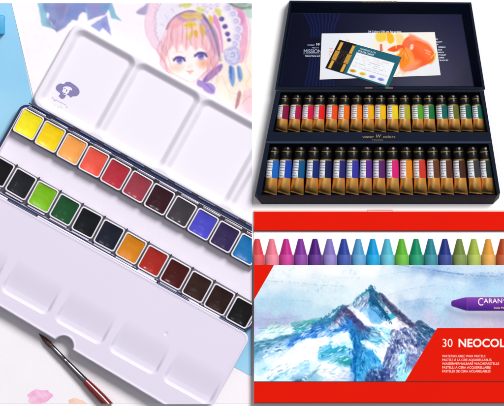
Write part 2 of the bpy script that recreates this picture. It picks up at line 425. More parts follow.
# leaves and blossoms on top
for pts, c in (([(181, 15), (188, 13), (196, 16), (190, 19.5), (184, 18.5)], 'e4be74'), ([(184, 25.5), (190, 21), (197, 24), (193, 28), (187, 28)], 'f0d24c'), ([(187, 40), (188, 33), (193, 30), (195, 31), (192, 37)], 'ecd878'),
               ([(179, 6), (184, 3), (192, 4), (188, 8)], 'd8dc8c'), ([(200, 24), (205, 28), (206, 35), (202, 36), (199, 30)], 'ecc860'), ([(209, 15), (213, 18), (212, 25), (209, 21)], 'ecc66c'), ([(196, 8), (203, 6), (206, 11), (199, 13)], 'dfe09c'),
               ([(215, 8), (221, 10), (221, 17), (216, 14)], 'dfdc88'), ([(192, 14), (198, 12), (203, 17), (198, 20)], 'e8c888'), ([(195, 30), (198, 32), (197, 38), (194, 35)], 'e8b84c')):
    A.poly(pts, c, .5, .95); A.line([pts[0], pts[2]], .4, 'a08848', .5, smooth=False)
for x, y, r in ((204, 5, 4), (211, 7, 4.6), (217, 5, 4), (198, 22, 2.6), (185, 29, 1.8), (208, 32, 3), (207, 12, 2.6)):
    A.dot(x, y, r, r*.85, 'efe6f6' if r != 3 else 'b8a8d8', .95, .6); A.line([(x-r*.6, y), (x, y-r*.5), (x+r*.6, y)], .5, 'b0a0d0', .7); A.dot(x, y+r*.3, r*.3, r*.25, 'c8b4dc', .8, .4)
A.poly([(226, 2), (240, 2), (252, 4), (252, 9), (243, 10), (234, 7)], '6c9484', .8, .9, tex=.4, tsc=2); A.poly([(244, 10), (252, 11), (252, 18), (247, 17)], 'b8d4c8', .8, .8)
A.line([(230, 4), (240, 8), (250, 7)], 1, '466a5c', .6)
# shoulder, sleeve
A.line([(217, 84), (222, 76), (228, 90), (236, 94), (252, 96)], .6, 'd8b898', .6); A.line([(246, 66), (250, 76), (246, 84), (252, 92)], .6, 'e0c0a0', .7)
A.poly([(238, 92), (241, 93), (239, 104), (236, 109), (235, 107)], 'b07880', .5, .9); A.line([(217, 86), (214, 94), (222, 102)], .6, 'd4c4e0', .7)
A.poly([(244, 92), (253, 90), (253, 112), (246, 112), (242, 102)], 'f6ccd4', 1.5, .7)
A.line([(242, 104), (247, 98), (252, 96)], .6, 'cc9098', .6)
rs = random.Random(8)
for k in range(26):      # fine hair strokes
    x0 = 164+rs.random()*46; y0 = 18+abs(x0-188)*.35+rs.random()*6; y1 = y0+14+rs.random()*16
    if 168 < x0 < 203: y1 = min(y1, 49)
    A.line([(x0, y0), (x0+(x0-188)*.06, (y0+y1)/2), (x0+(x0-188)*.1, y1)], .5, rs.choice(['e08ca4', 'd890b0', 'fbe4ea', 'c88098']), .5, taper=True)
for k in range(16):      # locks on the right of the face
    x0 = 208+rs.random()*9; y0 = 44+rs.random()*14
    A.line([(x0, y0), (x0+rs.uniform(-1, 2), y0+12), (x0+rs.uniform(-6, 1), y0+24+rs.random()*8)], .6, rs.choice(['d890a8', 'b088b8', 'f0b0b8', 'c8909c']), .5, taper=True)
for k in range(18):      # cream curls beyond the rose
    x0 = 214+rs.random()*36; y0 = 68+rs.random()*34
    if y0 > 70+(x0-200)*.75: continue
    A.line([(x0, y0), (x0+rs.uniform(-3, 3), y0+5), (x0+rs.uniform(-6, 4), y0+10)], .6, rs.choice(['e4c4a0', 'dcb8a8', 'd0c0dc', 'ecd4b0']), .55, taper=True)
for k in range(14):      # frill folds
    t0 = k/13; A.line([(158+t0*4+rs.random()*3, 46-t0*38), (162+t0*8, 40-t0*32), (166+t0*8, 36-t0*26)], .5, rs.choice(['c8b8e0', 'dcc8e4', 'b8c4e4']), .25, taper=True)
for pts in ([(160, 42), (157, 50), (161, 58), (160, 64), (165, 70)], [(163, 46), (161, 55), (165, 63), (167, 71), (172, 75)], [(211, 40), (215, 52), (211, 62), (214, 70), (208, 78)], [(216, 48), (219, 58), (215, 67), (217, 74)], [(207, 30), (212, 42), (209, 54), (212, 64)],
            [(174, 24), (171, 33), (172, 42), (169, 50)], [(190, 22), (192, 32), (190, 40), (192, 47)], [(199, 22), (203, 34), (202, 42), (206, 50)]):
    A.line(pts, .8, 'b8748c', .6, taper=True); A.line([(x+1.2, y) for x, y in pts], 1.2, 'f0a8b0', .5, .8, taper=True)
for ex, ey in ((179, 60.3), (200.6, 56)):
    A.line([(ex-5.2, ey-.2), (ex-2.6, ey-2.6), (ex+.8, ey-3.3), (ex+4.2, ey-2.2), (ex+5.8, ey+.3)], 1.7, '4c3c80', .85, .5); A.dot(ex+.3, ey-.3, 2.6, 2.4, '6a5aa8', .7, .8)
for k in range(11):      # scalloped frill edge
    t = k/10; x, y = 163-7*math.sin(t*2.6), 48-44*t
    A.line([(x-.5, y+2), (x-2.4, y), (x-.5, y-2)], .6, 'c89cc4', .7)
for k in range(9):
    a_ = math.radians(200+k*16); x, y = 192+30*math.cos(a_), 36+30*math.sin(a_)
    A.line([(x, y), (x+4*math.cos(a_+.2), y+4*math.sin(a_+.2))], .7, 'b8a4d0', .6, smooth=False)
g = fbm(A.X, A.Y, 3.5, 5)[:, None]; A.C += g*.018
def blur(c, n):
    I = c.C.reshape(c.ny, c.nx, 3)
    for _ in range(n):
        Pd = np.pad(I, ((1, 1), (0, 0), (0, 0)), 'edge'); I = (Pd[:-2]+2*Pd[1:-1]+Pd[2:])/4
        Pd = np.pad(I, ((0, 0), (1, 1), (0, 0)), 'edge'); I = (Pd[:, :-2]+2*Pd[:, 1:-1]+Pd[:, 2:])/4
    c.C = I.reshape(-1, 3)
blur(A, 2)
o = A.build('illustration_sheet', .72, 1.0, at=(150, 60, .7), clip=True, rough=.7)
props(o, 'white sheet with a pastel drawing of a pink-haired girl in a flowered bonnet', 'illustration')

# loose paint dabs
def dab(x, y, rx, ry, c, c2, lab, rot=0.):
    pts = []
    for i in range(40):
        t = i/40*2*math.pi; k = 1+.09*math.sin(3*t+x)+.06*math.sin(7*t+y)+random.uniform(-.035, .035)
        a, b = rx*k*math.cos(t), ry*k*math.sin(t)
        pts.append((x+a*math.cos(rot)-b*math.sin(rot), y+a*math.sin(rot)+b*math.cos(rot)))
    o = obj('paint_swatch', prism(pts, .31, .38), mat('dab_'+c, c, .7, spec=.15, h2=c2, vscale=140), px=True, at=(x, y, .3), clip=True)
    props(o, lab, 'paint swatch', 'dabs of paint on the white paper')
dab(39.5, 397, 12.5, 7.5, 'f6b2da', 'f9d0e8', 'bright pink dab of watercolour on the white paper, left of the paintbrush', -.15)
dab(77, 403.5, 9.5, 5, 'fac8b4', 'fcdccc', 'pale peach dab of watercolour beside the paintbrush handle', .1)

# ------------------------------------------------------------------ paint tin
TH = math.atan2(.4849, .8746)
def P(u, v): return 31+.8746*u+.4849*v, 105+.4849*u-.8746*v
def UV(x, y):
    x -= 31; y -= 105; return .8746*x+.4849*y, .4849*x-.8746*y
tin = thing('watercolour_tin', 'open watercolour tin with white enamel mixing lid, dark blue base and fold-out white palette', 'paint tin', 31, 105, -TH)
ENAM = mat('white_enamel', 'f5f0fb', .28, spec=.5, coat=.3, var=.012, vscale=14)
ENAM2 = mat('lavender_enamel', 'e8e1f3', .3, spec=.5, coat=.25, var=.012, vscale=14)
NAVY = mat('dark_blue_enamel', '1c2b5c', .3, coat=.4, var=.15, vscale=90)
BASEIN = mat('tray_enamel', 'eee7f5', .35, var=.015)
STEEL = mat('dull_steel', 'a8a2ae', .3, metal=.6, var=.1)
DARK = mat('dark_gap_metal', '3a3742', .5, metal=.4)
# lid
wells = [(7.5, 68.5), (76.5, 142.5), (151, 216.5), (225, 295)]
def lid_h(X, Y):
    d = -sd_rr(X, Y, -1, 303, 1.8, 94.5, 9)
    h = np.full(X.shape, 8.2)
    dep = np.zeros(X.shape)
    for a, b in wells:
        s = sd_rr(X, Y, a+3, b-3, 11, 84.5, 3.5)
        dep = np.maximum(dep, 1-sstep(s/(6.4+1.8*sstep((Y-72)/14))))
    h = h-6.0*dep-1.6*(1-sstep((d-2.5)/4))*0-1.*sstep((d-3)/9)*(1-dep)
    h = h-.25*np.exp(-((Y-4)/1.5)**2)
    return h-1.6*(1-np.sqrt(np.clip(1-(1-np.clip(d/1.6, 0, 1))**2, 0, 1)))
LIDO = obj('lid', hfield(lambda X, Y: sd_rr(X, Y, -1, 303, 1.8, 94.5, 9), (-2, 304, 1, 95.5), .7, lid_h, 1.), ENAM, tin, smooth=True, clip=True, sharp=50)
# base shell, inner tray
def bring(i, z, r=9): return rr(-8+i, 301-i, -93+i*.6, -.6-i, max(r-i, 1), z, 6)
obj('base_shell', loft([bring(.6, .8), bring(0, 1.6), bring(0, 11.5), bring(.3, 12), bring(2, 12), bring(2.3, 11.6), bring(2.4, 3)], True, False), NAVY, tin, smooth=True, clip=True)
obj('inner_tray', loft([bring(2.5, 1.5), bring(2.5, 10.6), bring(3.3, 10.8), bring(4.2, 4.6), bring(5.5, 3.5)], True, True), BASEIN, tin, smooth=True, clip=True)
# hinge between base and lid
for k in range(11):
    u0 = 2+k*27
    obj('hinge_knuckle', [*lathe([(0, 1.), (.2, 1.25), (19, 1.25), (19.2, 1.)], 12)], NAVY, tin).location = (u0*MM, .7*MM, 10.6*MM)
    CLIP.append(bpy.context.scene.objects[-1])
obj('hinge_pin', [*lathe([(-2, .6), (300, .6)], 10)], DARK, tin, clip=True).location = (0, .7*MM, 10.6*MM)
# holders, added shadow wall and clips
def up(k): return 7.8+25.08*k, -17.9-.37*k
def lo(k): return 4.8+25.42*k, -73.2-.55*k
HOLD = mat('pan_holder_metal', '76727e', .4, metal=.2, var=.15)
obj('pan_holder', prism([(-5, -32), (275, -36.2), (275, -6), (-5, -4)], 3.6, 5.2), HOLD, tin, clip=True)
obj('pan_holder', prism([(-5, -32), (275, -36.2), (275, -35.4), (-5, -31.2)], 3.6, 9.5), HOLD, tin, clip=True)  # thin wall added so the upper pans cast one unbroken shadow
obj('pan_holder', prism([(-5, -91.4), (299, -91.4), (299, -65), (-5, -59.2)], 3.6, 5.2), HOLD, tin, clip=True)
for k in range(11):
    u, v = up(k)
    obj('pan_clip', rbox(u-8.5, u+11.3, v+14.0, v+16.2, 5., 12.4, .4, .3), STEEL, tin, smooth=True, clip=True)
for k in range(12):
    u, v = lo(k)
    obj('pan_clip', rbox(u-9.5, u+9.8, v-15.6, v-13.8, 5., 12.2, .4, .3), ENAM2, tin, smooth=True, clip=True)
    obj('prong', rbox(u+12.1, u+13.4, v+13.2, v+15, 5.2, 12.6, .5, .3), DARK, tin, smooth=True, clip=True)
# fold-out palette
def fl_bot(X): return -190.6-(X-70)*.034
def fl_sdf(X, Y):
    s = sd_rr(X, Y*1., -8, 304.5, -400, -94.6, 9)
    s = np.maximum(s, (fl_bot(X)-Y))
    cu, cv = X-295.5, Y-(fl_bot(X)+9)      # rounded lower right corner
    c = np.where((cu > 0) & (cv < 0), np.hypot(cu, cv)-9, -99); s = np.maximum(s, c)
    return np.maximum(s, 9.8-np.hypot(X-145.3, Y+194.2))
def fl_h(X, Y):
    d = -fl_sdf(X, Y); h = np.full(X.shape, 14.5)
    k = (-140-Y)/(36.5)
    for i in range(5):
        a = .5+61.5*i
        s = sd_rr(X, Y, a+4, a+52, -173.2, -60, 4)
        h = h-3.4*sstep(np.clip(k, 0, 1))*(1-sstep(s/3.6))
    h = h-.5*np.exp(-(((X-229)**2+(Y+134)**2)/2.2))*1.2
    h = h+.45*np.exp(-((d-1.2)/1.1)**2)
    return h-1.3*(1-np.sqrt(np.clip(1-(1-np.clip(d/1.2, 0, 1))**2, 0, 1)))
obj('folding_palette', hfield(fl_sdf, (-9, 306, -201, -94), .7, fl_h, 11.5), ENAM2, tin, smooth=True, clip=True, sharp=50)
for a, b in ((27, 59), (197, 232), (268, 296)):
    obj('palette_hinge', [*lathe([(a, 1.1), (a+.2, 1.5), (b-.2, 1.5), (b, 1.1)], 12)], NAVY, tin, clip=True).location = (0, -94.2*MM, 12.4*MM)
obj('palette_edge', rbox(60, 196, -94.4, -92.7, 8, 13.4, .6, .5), ENAM, tin, smooth=True, clip=True)
obj('palette_edge', rbox(-8, 26, -94.4, -92.7, 8, 13.4, .6, .5), ENAM, tin, smooth=True, clip=True)
obj('palette_edge', rbox(233, 267, -94.4, -92.7, 8, 13.4, .6, .5), ENAM, tin, smooth=True, clip=True)
# emblem printed on the lid
EMB = mat('violet_print', '8a83b4', .5, spec=.2); EMW = mat('emblem_face', 'f1ecf8', .5, spec=.2)
def Ze(pts): return [(*UV(40+x/10.08, 75+y/10.08), 0) for x, y in pts]
def flat(pts, z, m, name, par):
    p = catmull([q[:2] for q in pts], 4, True); obj(name, prism(p, z, z+.08), m, par)
flat(Ze([(160, 132), (172, 105), (205, 85), (240, 92), (262, 72), (300, 70), (332, 88), (365, 112), (394, 145), (398, 185), (370, 212), (335, 215), (308, 228), (296, 212), (270, 200), (248, 232), (218, 240), (190, 210), (205, 195), (198, 178), (172, 158)]), 2.28, EMB, 'emblem', LIDO)
flat(Ze([(235, 126), (262, 115), (300, 120), (322, 138), (322, 158), (308, 150), (298, 158), (291, 178), (276, 190), (262, 203), (246, 198), (230, 190), (234, 174), (222, 164), (234, 148)]), 2.4, EMW, 'emblem_face', LIDO)
for pts in ([(238, 138), (250, 131), (262, 140), (250, 137)], [(266, 146), (276, 152), (270, 170), (264, 160)], [(232, 180), (250, 181), (262, 188), (248, 192), (238, 190)]):
    flat(Ze(pts), 2.5, EMB, 'emblem', LIDO)
SIG = mat('grey_signature', 'a8a2bc', .5, spec=.2)
def stroke(pts, wd, z, m, name, par):
    p = catmull([q[:2] for q in pts], 4); V, F = [], []
    for i, (x, y) in enumerate(p):
        a = p[max(i-1, 0)]; b = p[min(i+1, len(p)-1)]; dx, dy = b[0]-a[0], b[1]-a[1]; L = math.hypot(dx, dy)+1e-9
        V += [(x-dy/L*wd/2, y+dx/L*wd/2, z), (x+dy/L*wd/2, y-dx/L*wd/2, z)]
        if i: F.append([2*i-2, 2*i-1, 2*i+1, 2*i])
    return V, F
sg = []
for pts in ([(128, 218), (122, 235), (140, 240), (150, 262), (135, 262)], [(150, 245), (160, 262), (170, 250), (178, 268)], [(185, 262), (195, 270), (205, 280), (215, 272), (222, 288)], [(225, 288), (240, 292), (252, 302), (262, 296)],
            [(125, 290), (118, 312)], [(152, 298), (146, 318)], [(180, 318), (190, 328), (182, 336)], [(215, 310), (212, 330), (222, 334)], [(262, 312), (275, 326), (268, 334)]):
    sg.append(stroke(Ze(pts), .35, 2.3, None, '', None))
obj('signature', (*merge(*sg), 'sheet'), SIG, LIDO)

# pans
up_cols = [('ffee14', 'bright lemon yellow'), ('ffd800', 'golden yellow'), ('ffa850', 'light orange'), ('f25542', 'coral red'), ('bc2c3c', 'crimson'), ('a03848', 'rose red'),
           ('34101a', 'very dark maroon'), ('3c383e', 'dark grey'), ('4c4acc', 'violet blue'), ('302454', 'deep indigo'), ('1070b4', 'bright blue')]
lo_cols = [('0c0c10', 'jet black'), ('1a1b24', 'blue black'), ('7cc012', 'lime green'), ('165028', 'dark green'), ('0a0e14', 'near black green'), ('14182a', 'dark navy'),
           ('da8208', 'ochre orange'), ('ae241a', 'brick red'), ('480c0c', 'dark red brown'), ('301814', 'dark brown'), ('28110e', 'chocolate brown'), ('08080b', 'glossy black')]
PANW = mat('white_pan_plastic', 'f1edf4', .35, spec=.4)
HW, HH = 11.9, 13.1
def rp(i, z, r=2.8): return rr(-HW+i, HW-i, -HH+i, HH-i, max(.6, r-i*.6), z, 5)
shell = loft([rp(1.2, 0), rp(.5, 5), rp(.1, 5.2), rp(0, 8.2), rp(.45, 8.9), rp(1.15, 8.9), rp(1.5, 8.3), rp(1.75, 3)], True, True)
def pan(k, hexc, cname, u, v, row, seed, nb):
    x, y = P(u, v)
    rot = -TH+math.radians(random.uniform(-1.2, 1.2))
    lab = '%s watercolour pan in the %s row%s' % (cname, row, nb)
    t = thing('watercolour_pan', lab, 'paint pan', x, y, rot, 'watercolour pans in the tin', z=5.2)
    obj('cup', shell, PANW, t, smooth=True, clip=True)
    def ch(X, Y):
        r2 = ((np.abs(X)/9.8)**4+(np.abs(Y)/11.)**4)**.25
        return 7.7-1.5*(1-np.clip(r2, 0, 1)**2.4)+.34*fbm(X+40*seed, Y, 8, seed)+.05*fbm(X, Y+30*seed, 2, seed+3)
    r_, g_, b_ = [int(hexc[i:i+2], 16) for i in (0, 2, 4)]
    lum = .3*r_+.6*g_+.1*b_
    h2 = ''.join('%02x' % int(min(255, max(0, q*.9+(9 if lum < 90 else 14)))) for q in (r_, g_, b_))
    m = mat('paint_'+hexc, hexc, .17 if lum < 90 else .32, spec=.3, h2=h2, vscale=95, bump=.16, bscale=230)
    obj('paint_cake', hfield(lambda X, Y: sd_rr(X, Y, -10.2, 10.2, -11.4, 11.4, 1.6), (-10.9, 10.9, -12.1, 12.1), .8, ch, 3.2), m, t, smooth=True, clip=True, sharp=60)
for k, (c, n) in enumerate(up_cols):
    nb = ', at its left end' if k == 0 else ', between %s and %s' % (up_cols[k-1][1], up_cols[k+1][1]) if k < 10 else ', at its right end'
    pan(k, c, n, *up(k), 'upper', k+1, nb)
for k, (c, n) in enumerate(lo_cols):
    nb = ', at its left end' if k == 0 else ', between %s and %s' % (lo_cols[k-1][1], lo_cols[k+1][1]) if k < 11 else ', at its right end'
    pan(k, c, n, *lo(k), 'lower', k+21, nb)

# ------------------------------------------------------------------ paintbrush
br = thing('paintbrush', 'round paintbrush with brown bristles, silver ferrule and dark red handle on the white paper', 'paintbrush', 39, 333.3, -math.atan2(35.5, 34.5), z=.3)
cz = 4.0
obj('bristles', lathe([(0, .15, .15, -1.2), (3, 1.1, 1., -.8), (8, 2.3, 2.1, -.2), (13, 2.9, 2.8), (18.6, 2.5)], 20, cz), mat('brown_hair', '5c2c1c', .5, var=.5, vscale=500, bump=.3, bscale=1500), br, smooth=True)
obj('ferrule', lathe([(18, 2.55), (18.4, 2.75), (36, 2.75), (36.6, 2.5), (37.4, 2.75), (38.2, 2.5), (39, 2.8), (50, 3.1), (66, 3.6), (66.5, 3.45)], 28, cz), mat('silver_ferrule', '7c7880', .2, metal=1., raw=True), br, smooth=True, sharp=60)
obj('handle', lathe([(66, 3.2), (66.6, 3.7), (76, 4.4), (90, 4.9), (110, 4.6), (150, 3.)], 28, cz), mat('red_lacquer', '7c1814', .25, coat=.4, var=.2, vscale=50), br, smooth=True, clip=True)

# ------------------------------------------------------------------ box of paint tubes
box = thing('tube_box', 'open dark navy presentation box holding two rows of paint tubes, its lid laid back', 'box', 378, 203)
BN = mat('navy_card', '08142a', .5, spec=.12, var=.2, vscale=40, bump=.05)
BNI = mat('navy_inner', '04070f', .6, spec=.1)
BNF = mat('navy_lid_lining', '11103a', .3, spec=.45, h2='0c0d30', vscale=12, raw=True)
ot = [(276, 91.2), (483, 91.2), (499.2, 192.5), (495.5, 196.5), (258, 196.5), (256, 193.5)]
ob = [(276, 91.2), (483, 91.2), (499, 198), (493, 204), (261.5, 204), (254.8, 196)]
h1t = [(280.5, 92.6), (479, 92.6), (487, 132.3), (272.5, 132.3)]; h1b = [(281.5, 93.6), (478, 93.6), (485.8, 132.2), (273.8, 132.2)]
h2t = [(269.5, 144), (487.5, 144), (496.4, 195), (261, 195)]; h2b = [(270.8, 145.4), (486.2, 145.4), (495.4, 194.8), (262.6, 194.8)]
obj('base', holed(ot, ob, [h1t, h2t], [h1b, h2b], 0.02, 15.5, 2.5), BN, box, px=True)
obj('tray_lining', prism([(282.2, 94), (477.4, 94), (485, 131.8), (274.6, 131.8)], 2.52, 2.9), BNI, box, px=True)
obj('tray_lining', prism([(271.4, 146), (485.6, 146), (492.2, 194.2), (263.4, 194.2)], 2.52, 2.9), BNI, box, px=True)
obj('step_edge', prism([(265.6, 141.8), (490.2, 141.8), (490.4, 142.8), (265.4, 142.8)], 15.52, 15.9), mat('navy_edge', '2a3a58', .4), box, px=True)
lt = [(289.5, 1.2), (470.5, 3), (484.5, 89.8), (275, 89.8)]
li = [(291.2, 3), (468.6, 4.6), (481.8, 87.6), (277.6, 87.6)]
lf = [(291.8, 13), (461.5, 14.5), (474, 86.6), (279.2, 86.8)]
obj('lid', holed(lt, lt, [li], [lf], .02, 13, 2.), BN, box, px=True)
LQ = Canvas([(292.4, 13.6), (461, 15), (473.3, 86.2), (280, 86.4)], .5, '060632')
LQ.idw([(290, 30, '02041e'), (300, 80, '030622'), (330, 50, '02041c'), (360, 20, '060a2c'), (400, 20, '0b0c34'), (440, 25, '0e0d36'), (455, 50, '110f3a'), (450, 75, '14123e'), (465, 80, '0c0c30'), (380, 80, '060a2e'), (410, 82, '0e0f3a')], 2.4, 2, 14)
for i in range(9):
    k = i/8
    xs = [(303+37*k, 12), (308+29*k, 20), (311+23*k, 28), (311+23*k, 37)]
    LQ.line(xs, 1.5, '0e2468', .6, .5); LQ.line([(310+24*k, 58), (308+25*k, 74), (304+30*k, 90)], 1.5, '0e2468', .6, .5)
NSUB = len(S.objects)
LQO = LQ.build('lid_lining', 2.02, 2.3, box, rough=.12)
printmat('printed_paper_12').node_tree.nodes['Principled BSDF'].inputs['Specular IOR Level'].default_value = .12
WT = mat('white_print', 'dfe4f2', .5, spec=.2); WT2 = mat('pale_blue_print', 'a8b4d4', .5, spec=.2); GT = mat('gold_print', 'a88a5c', .45, spec=.4); GD = mat('dim_gold_print', '6b5636', .5)
zt = 2.38
text('water', 307.2, 45.8, 2.6, WT2, box, zt, sx=1.25); text('W', 315.6, 45.8, 4., WT, box, zt, shear=.2); text('colors', 320.6, 45.8, 2.6, WT2, box, zt, sx=1.2)
text('MIJELLO', 311.8, 48.3, 1.5, WT2, box, zt, sx=1.3)
text('MISSION', 303.4, 53.2, 5.4, WT2, box, zt, sx=.95, space=.92, bold=.03)
obj('print_rule', prism([(303.2, 53.8), (321, 53.8), (321, 54.1), (303.2, 54.1)], zt-.06, zt), WT2, box, px=True)
text('Colors Name and Pigment', 305.2, 56.6, 2.0, WT, box, zt, bold=.05)
text('34 Colors Gift set for artists', 368, 32.6, 2.7, WT, box, zt, bold=.04, sx=1.06)
for i, s_ in enumerate(('RED', 'YELLOW', 'ORANGE', 'VIRIDIAN', 'BLUE', 'MAGENTA', 'LIGHT VIOLET', 'BURNT UMBER', 'IVORY BLACK SET')):
    text(s_, [437.8, 442, 438.2, 445.3, 442, 443.8, 445.8, 444.2, 448.2][i], 39.9+i*2.63, 1.75, WT, box, zt, bold=.04, align='RIGHT')
for q in [k for k in S.objects if k.name.startswith('lettering') and k.parent == box] + [k for k in S.objects if k.name.startswith('print_rule')]: q.parent = LQO
for i in range(7):
    x = 362.4+i*5
    obj('gold_print', prism([(x, 1.75), (x+4.1, 1.75), (x+3.7, 2.9), (x-.2, 2.9)], 13.02, 13.1), GD, box, px=True)
for x0 in (364.5, 385):
    obj('gold_print', prism([(x0, 87.9), (x0+7.5, 87.9), (x0+7.5, 88.7), (x0, 88.7)], 13.02, 13.1), GT, box, px=True)
text('water', 362, 138.1, 3.4, GT, box, 15.6, sx=1.45); text('W', 374.8, 138.1, 5., GT, box, 15.6, shear=.25); text('colors', 382.4, 138.1, 3.4, GT, box, 15.6, sx=1.45)
text('MISSION', 371.8, 141.2, 2.7, GD, box, 15.6, sx=1.05)

# leaflet and colour chart lying in the lid
LF = Canvas([(321.7, 33.6), (434.6, 32.2), (440.5, 75.3), (319.6, 79.6)], .4, 'e8ebf0')
LF.idw([(325, 40, 'e2e6ee'), (340, 75, 'e6e9f0'), (370, 36, 'eceef4'), (380, 45, 'f2ecdc'), (395, 40, 'f6ecd4'), (425, 38, 'f2eee8'), (432, 70, 'e8eaee'), (400, 72, 'f2f0ec'), (415, 73, 'ecebec')], 3, 1, 8)
LF.warp(.5, 4, 4)
LF.poly([(377, 33), (387, 33), (386, 40), (381, 42), (376, 40)], 'f4cc44', .8, .95); LF.poly([(386, 32), (392, 34), (394, 40), (391, 44), (387, 41)], 'f6b418', .8, .95); LF.poly([(395, 34), (402, 35), (404, 42), (399, 45), (395, 41)], 'f4d488', 1, .9)
LF.poly([(403, 42), (410, 36), (420, 39), (430, 46), (434, 54), (433, 61), (424, 66), (410, 71), (401, 70), (399, 58)], 'f4602a', .7, 1); LF.poly([(410, 34), (418, 37), (430, 44), (436, 54), (434, 52), (427, 45), (417, 40)], 'f8b090', .6, .8)
LF.poly([(404, 40), (412, 38), (414, 45), (409, 49), (404, 47)], 'f27048', 1, .9); LF.poly([(412, 42), (428, 46), (432, 56), (428, 60), (418, 50)], 'f8743c', 2, .8)
LF.poly([(400, 66), (410, 60), (420, 62), (412, 70), (402, 73)], 'fbb890', 2.5, .6); LF.poly([(409, 34), (414, 36), (418, 40), (410, 40)], 'f89070', 1.2, .8)
LF.poly([(387.5, 50), (393, 46.5), (400, 45), (404, 47), (400, 50), (393, 52)], 'f0561c', .6, 1); LF.poly([(392, 58), (398, 54), (404, 50), (406, 48), (405, 56), (399, 61), (394, 62)], 'f8a41c', .6, 1)
LF.poly([(400, 62), (401, 54), (404, 49), (408, 54), (409, 62), (405, 67), (401, 68)], 'f58a1c', .6, 1); LF.poly([(398, 50), (404, 48), (410, 50), (414, 58), (412, 65), (408, 60)], 'fba44c', .9, .8)
for p in ([(404, 48), (398, 58)], [(404, 48), (403, 62)], [(404, 48), (409, 60)], [(404, 47), (392, 51)]): LF.line(p, .6, 'd8500c', .7, smooth=False)
LF.dot(411.5, 48, 1.6, 2.2, 'f6e0d4', .9, .7, .5); LF.dot(412, 45.5, 1.4, 1, 'fbe8dc', .8, .6); LF.line([(425, 50), (430, 52.5)], .7, 'fce8dc', .8, .5, smooth=False); LF.line([(426, 53), (430, 55)], .6, 'fce8dc', .7, .5, smooth=False)
LF.line([(431, 58), (435, 54), (434, 60), (430, 64)], 1.4, 'e8b848', .9); LF.line([(386, 33), (388, 48)], .8, 'f8f4ea', .8); LF.line([(395, 34), (396, 48)], .8, 'faf6ee', .7)
LF.poly([(379.6, 44), (382.2, 44), (382.8, 51), (380, 51)], 'e86048', .4, .9, False); LF.line([(402, 74), (414, 68), (424, 66)], .6, 'e8a488', .7)
LF.line([(396, 76), (400, 72), (404, 75)], 1.5, 'eed8b0', .6)
lz = lambda x, y: .9+.5*math.sin((x-320)/120*math.pi)
lf_ = LF.build('leaflet', 3.0, 3.3, at=(380, 79, 2.3), rough=.35)
props(lf_, 'white leaflet printed with an orange glass and citrus slices, lying in the open box lid', 'leaflet')
PK = mat('pink_print', 'eeb0b0', .5, spec=.2); RD = mat('red_print', 'e05858', .5, spec=.2)
text('MISSION', 333.5, 68, 5.6, PK, lf_, 3.36, rot=math.radians(92), sx=.95)
text('WS', 345.5, 40, 4.2, PK, lf_, 3.36, rot=math.radians(-62))
Q = [(339.4, 39.7), (401.6, 57.2), (388.4, 87.6), (325.2, 68)]
def qq(u, v):
    (ax, ay), (bx, by), (cx, cy), (dx, dy) = Q
    return ((ax*(1-u)+bx*u)*(1-v)+(dx*(1-u)+cx*u)*v, (ay*(1-u)+by*u)*(1-v)+(dy*(1-u)+cy*u)*v)
CC = Canvas(Q, .3, '1c6070')
def qp(pts): return [qq(*p) for p in pts]
CC.poly(qp([(-.01, -.02), (.265, -.02), (.285, 1.02), (-.01, 1.02)]), '0c0c18', .25, 1, False)
for u0 in (.035, .225):
    CC.poly(qp([(u0, .06), (u0+.045, .06), (u0+.045, .34), (u0, .34)]), 'dca43c', .25, 1, False)
    CC.poly(qp([(u0-.012, .36), (u0+.057, .36), (u0+.057, .68), (u0-.012, .68)]), 'cf9838', .25, 1, False)
    CC.poly(qp([(u0, .70), (u0+.045, .70), (u0+.045, .97), (u0, .97)]), 'dca43c', .25, 1, False)
    for k in range(7): CC.line(qp([(u0-.01, .38+k*.045), (u0+.055, .36+k*.045)]), .3, '7a5418', .7, .25, smooth=False)
for k in range(4):
    CC.line(qp([(.105+k*.03, .3), (.105+k*.03, .75)]), .7, '6b5530', .6, .4, smooth=False, tex=.45, tsc=.8)
CC.poly(qp([(.33, .235), (.935, .235), (.95, .95), (.33, .95)]), 'eef2f6', .25, 1, False)
for k, (c, l) in enumerate((('e89088', .5), ('c8a8a8', .42), ('8890a0', .45), ('98a0b0', .52), ('808898', .5), ('e09890', .4), ('7c8494', .55))):
    v0 = .31+k*.063
    CC.line(qp([(.36, v0), (.36+l, v0)]), .42, c, .75, .25, smooth=False, tex=.4, tsc=.7, seed=20+k)
for u0, c, c2 in ((.40, 'd8a018', 'b07c10'), (.555, 'e8c430', 'd0a418'), (.705, '8c98d8', '6c78c4'), (.845, '9098dc', '7078cc')):
    x, y = qq(u0, .83); CC.dot(x, y, 3.2, 1.5, c, 1, .4, .2); CC.dot(x-.8, y+.3, 1.6, .8, c2, .7, .6, .2)
    CC.line([(x-2.4, y+2.6), (x+2.2, y+3.4)], .3, 'e0a8a0', .6, .25, smooth=False)
cc_ = CC.build('colour_chart', 3.42, 3.75, at=(364, 80, 3.4), rough=.4)
props(cc_, 'small tilted teal card with black and gold stripe and four swatches, on the leaflet', 'card')
ang = -math.atan2(17.5, 62.2)
text('WATERCOLOR', *qq(.35, .12), 2.2, WT, cc_, 3.8, rot=ang, sx=1.1); text('COLOR CHART', *qq(.345, .205), 2.3, WT, cc_, 3.8, rot=ang, bold=.06)

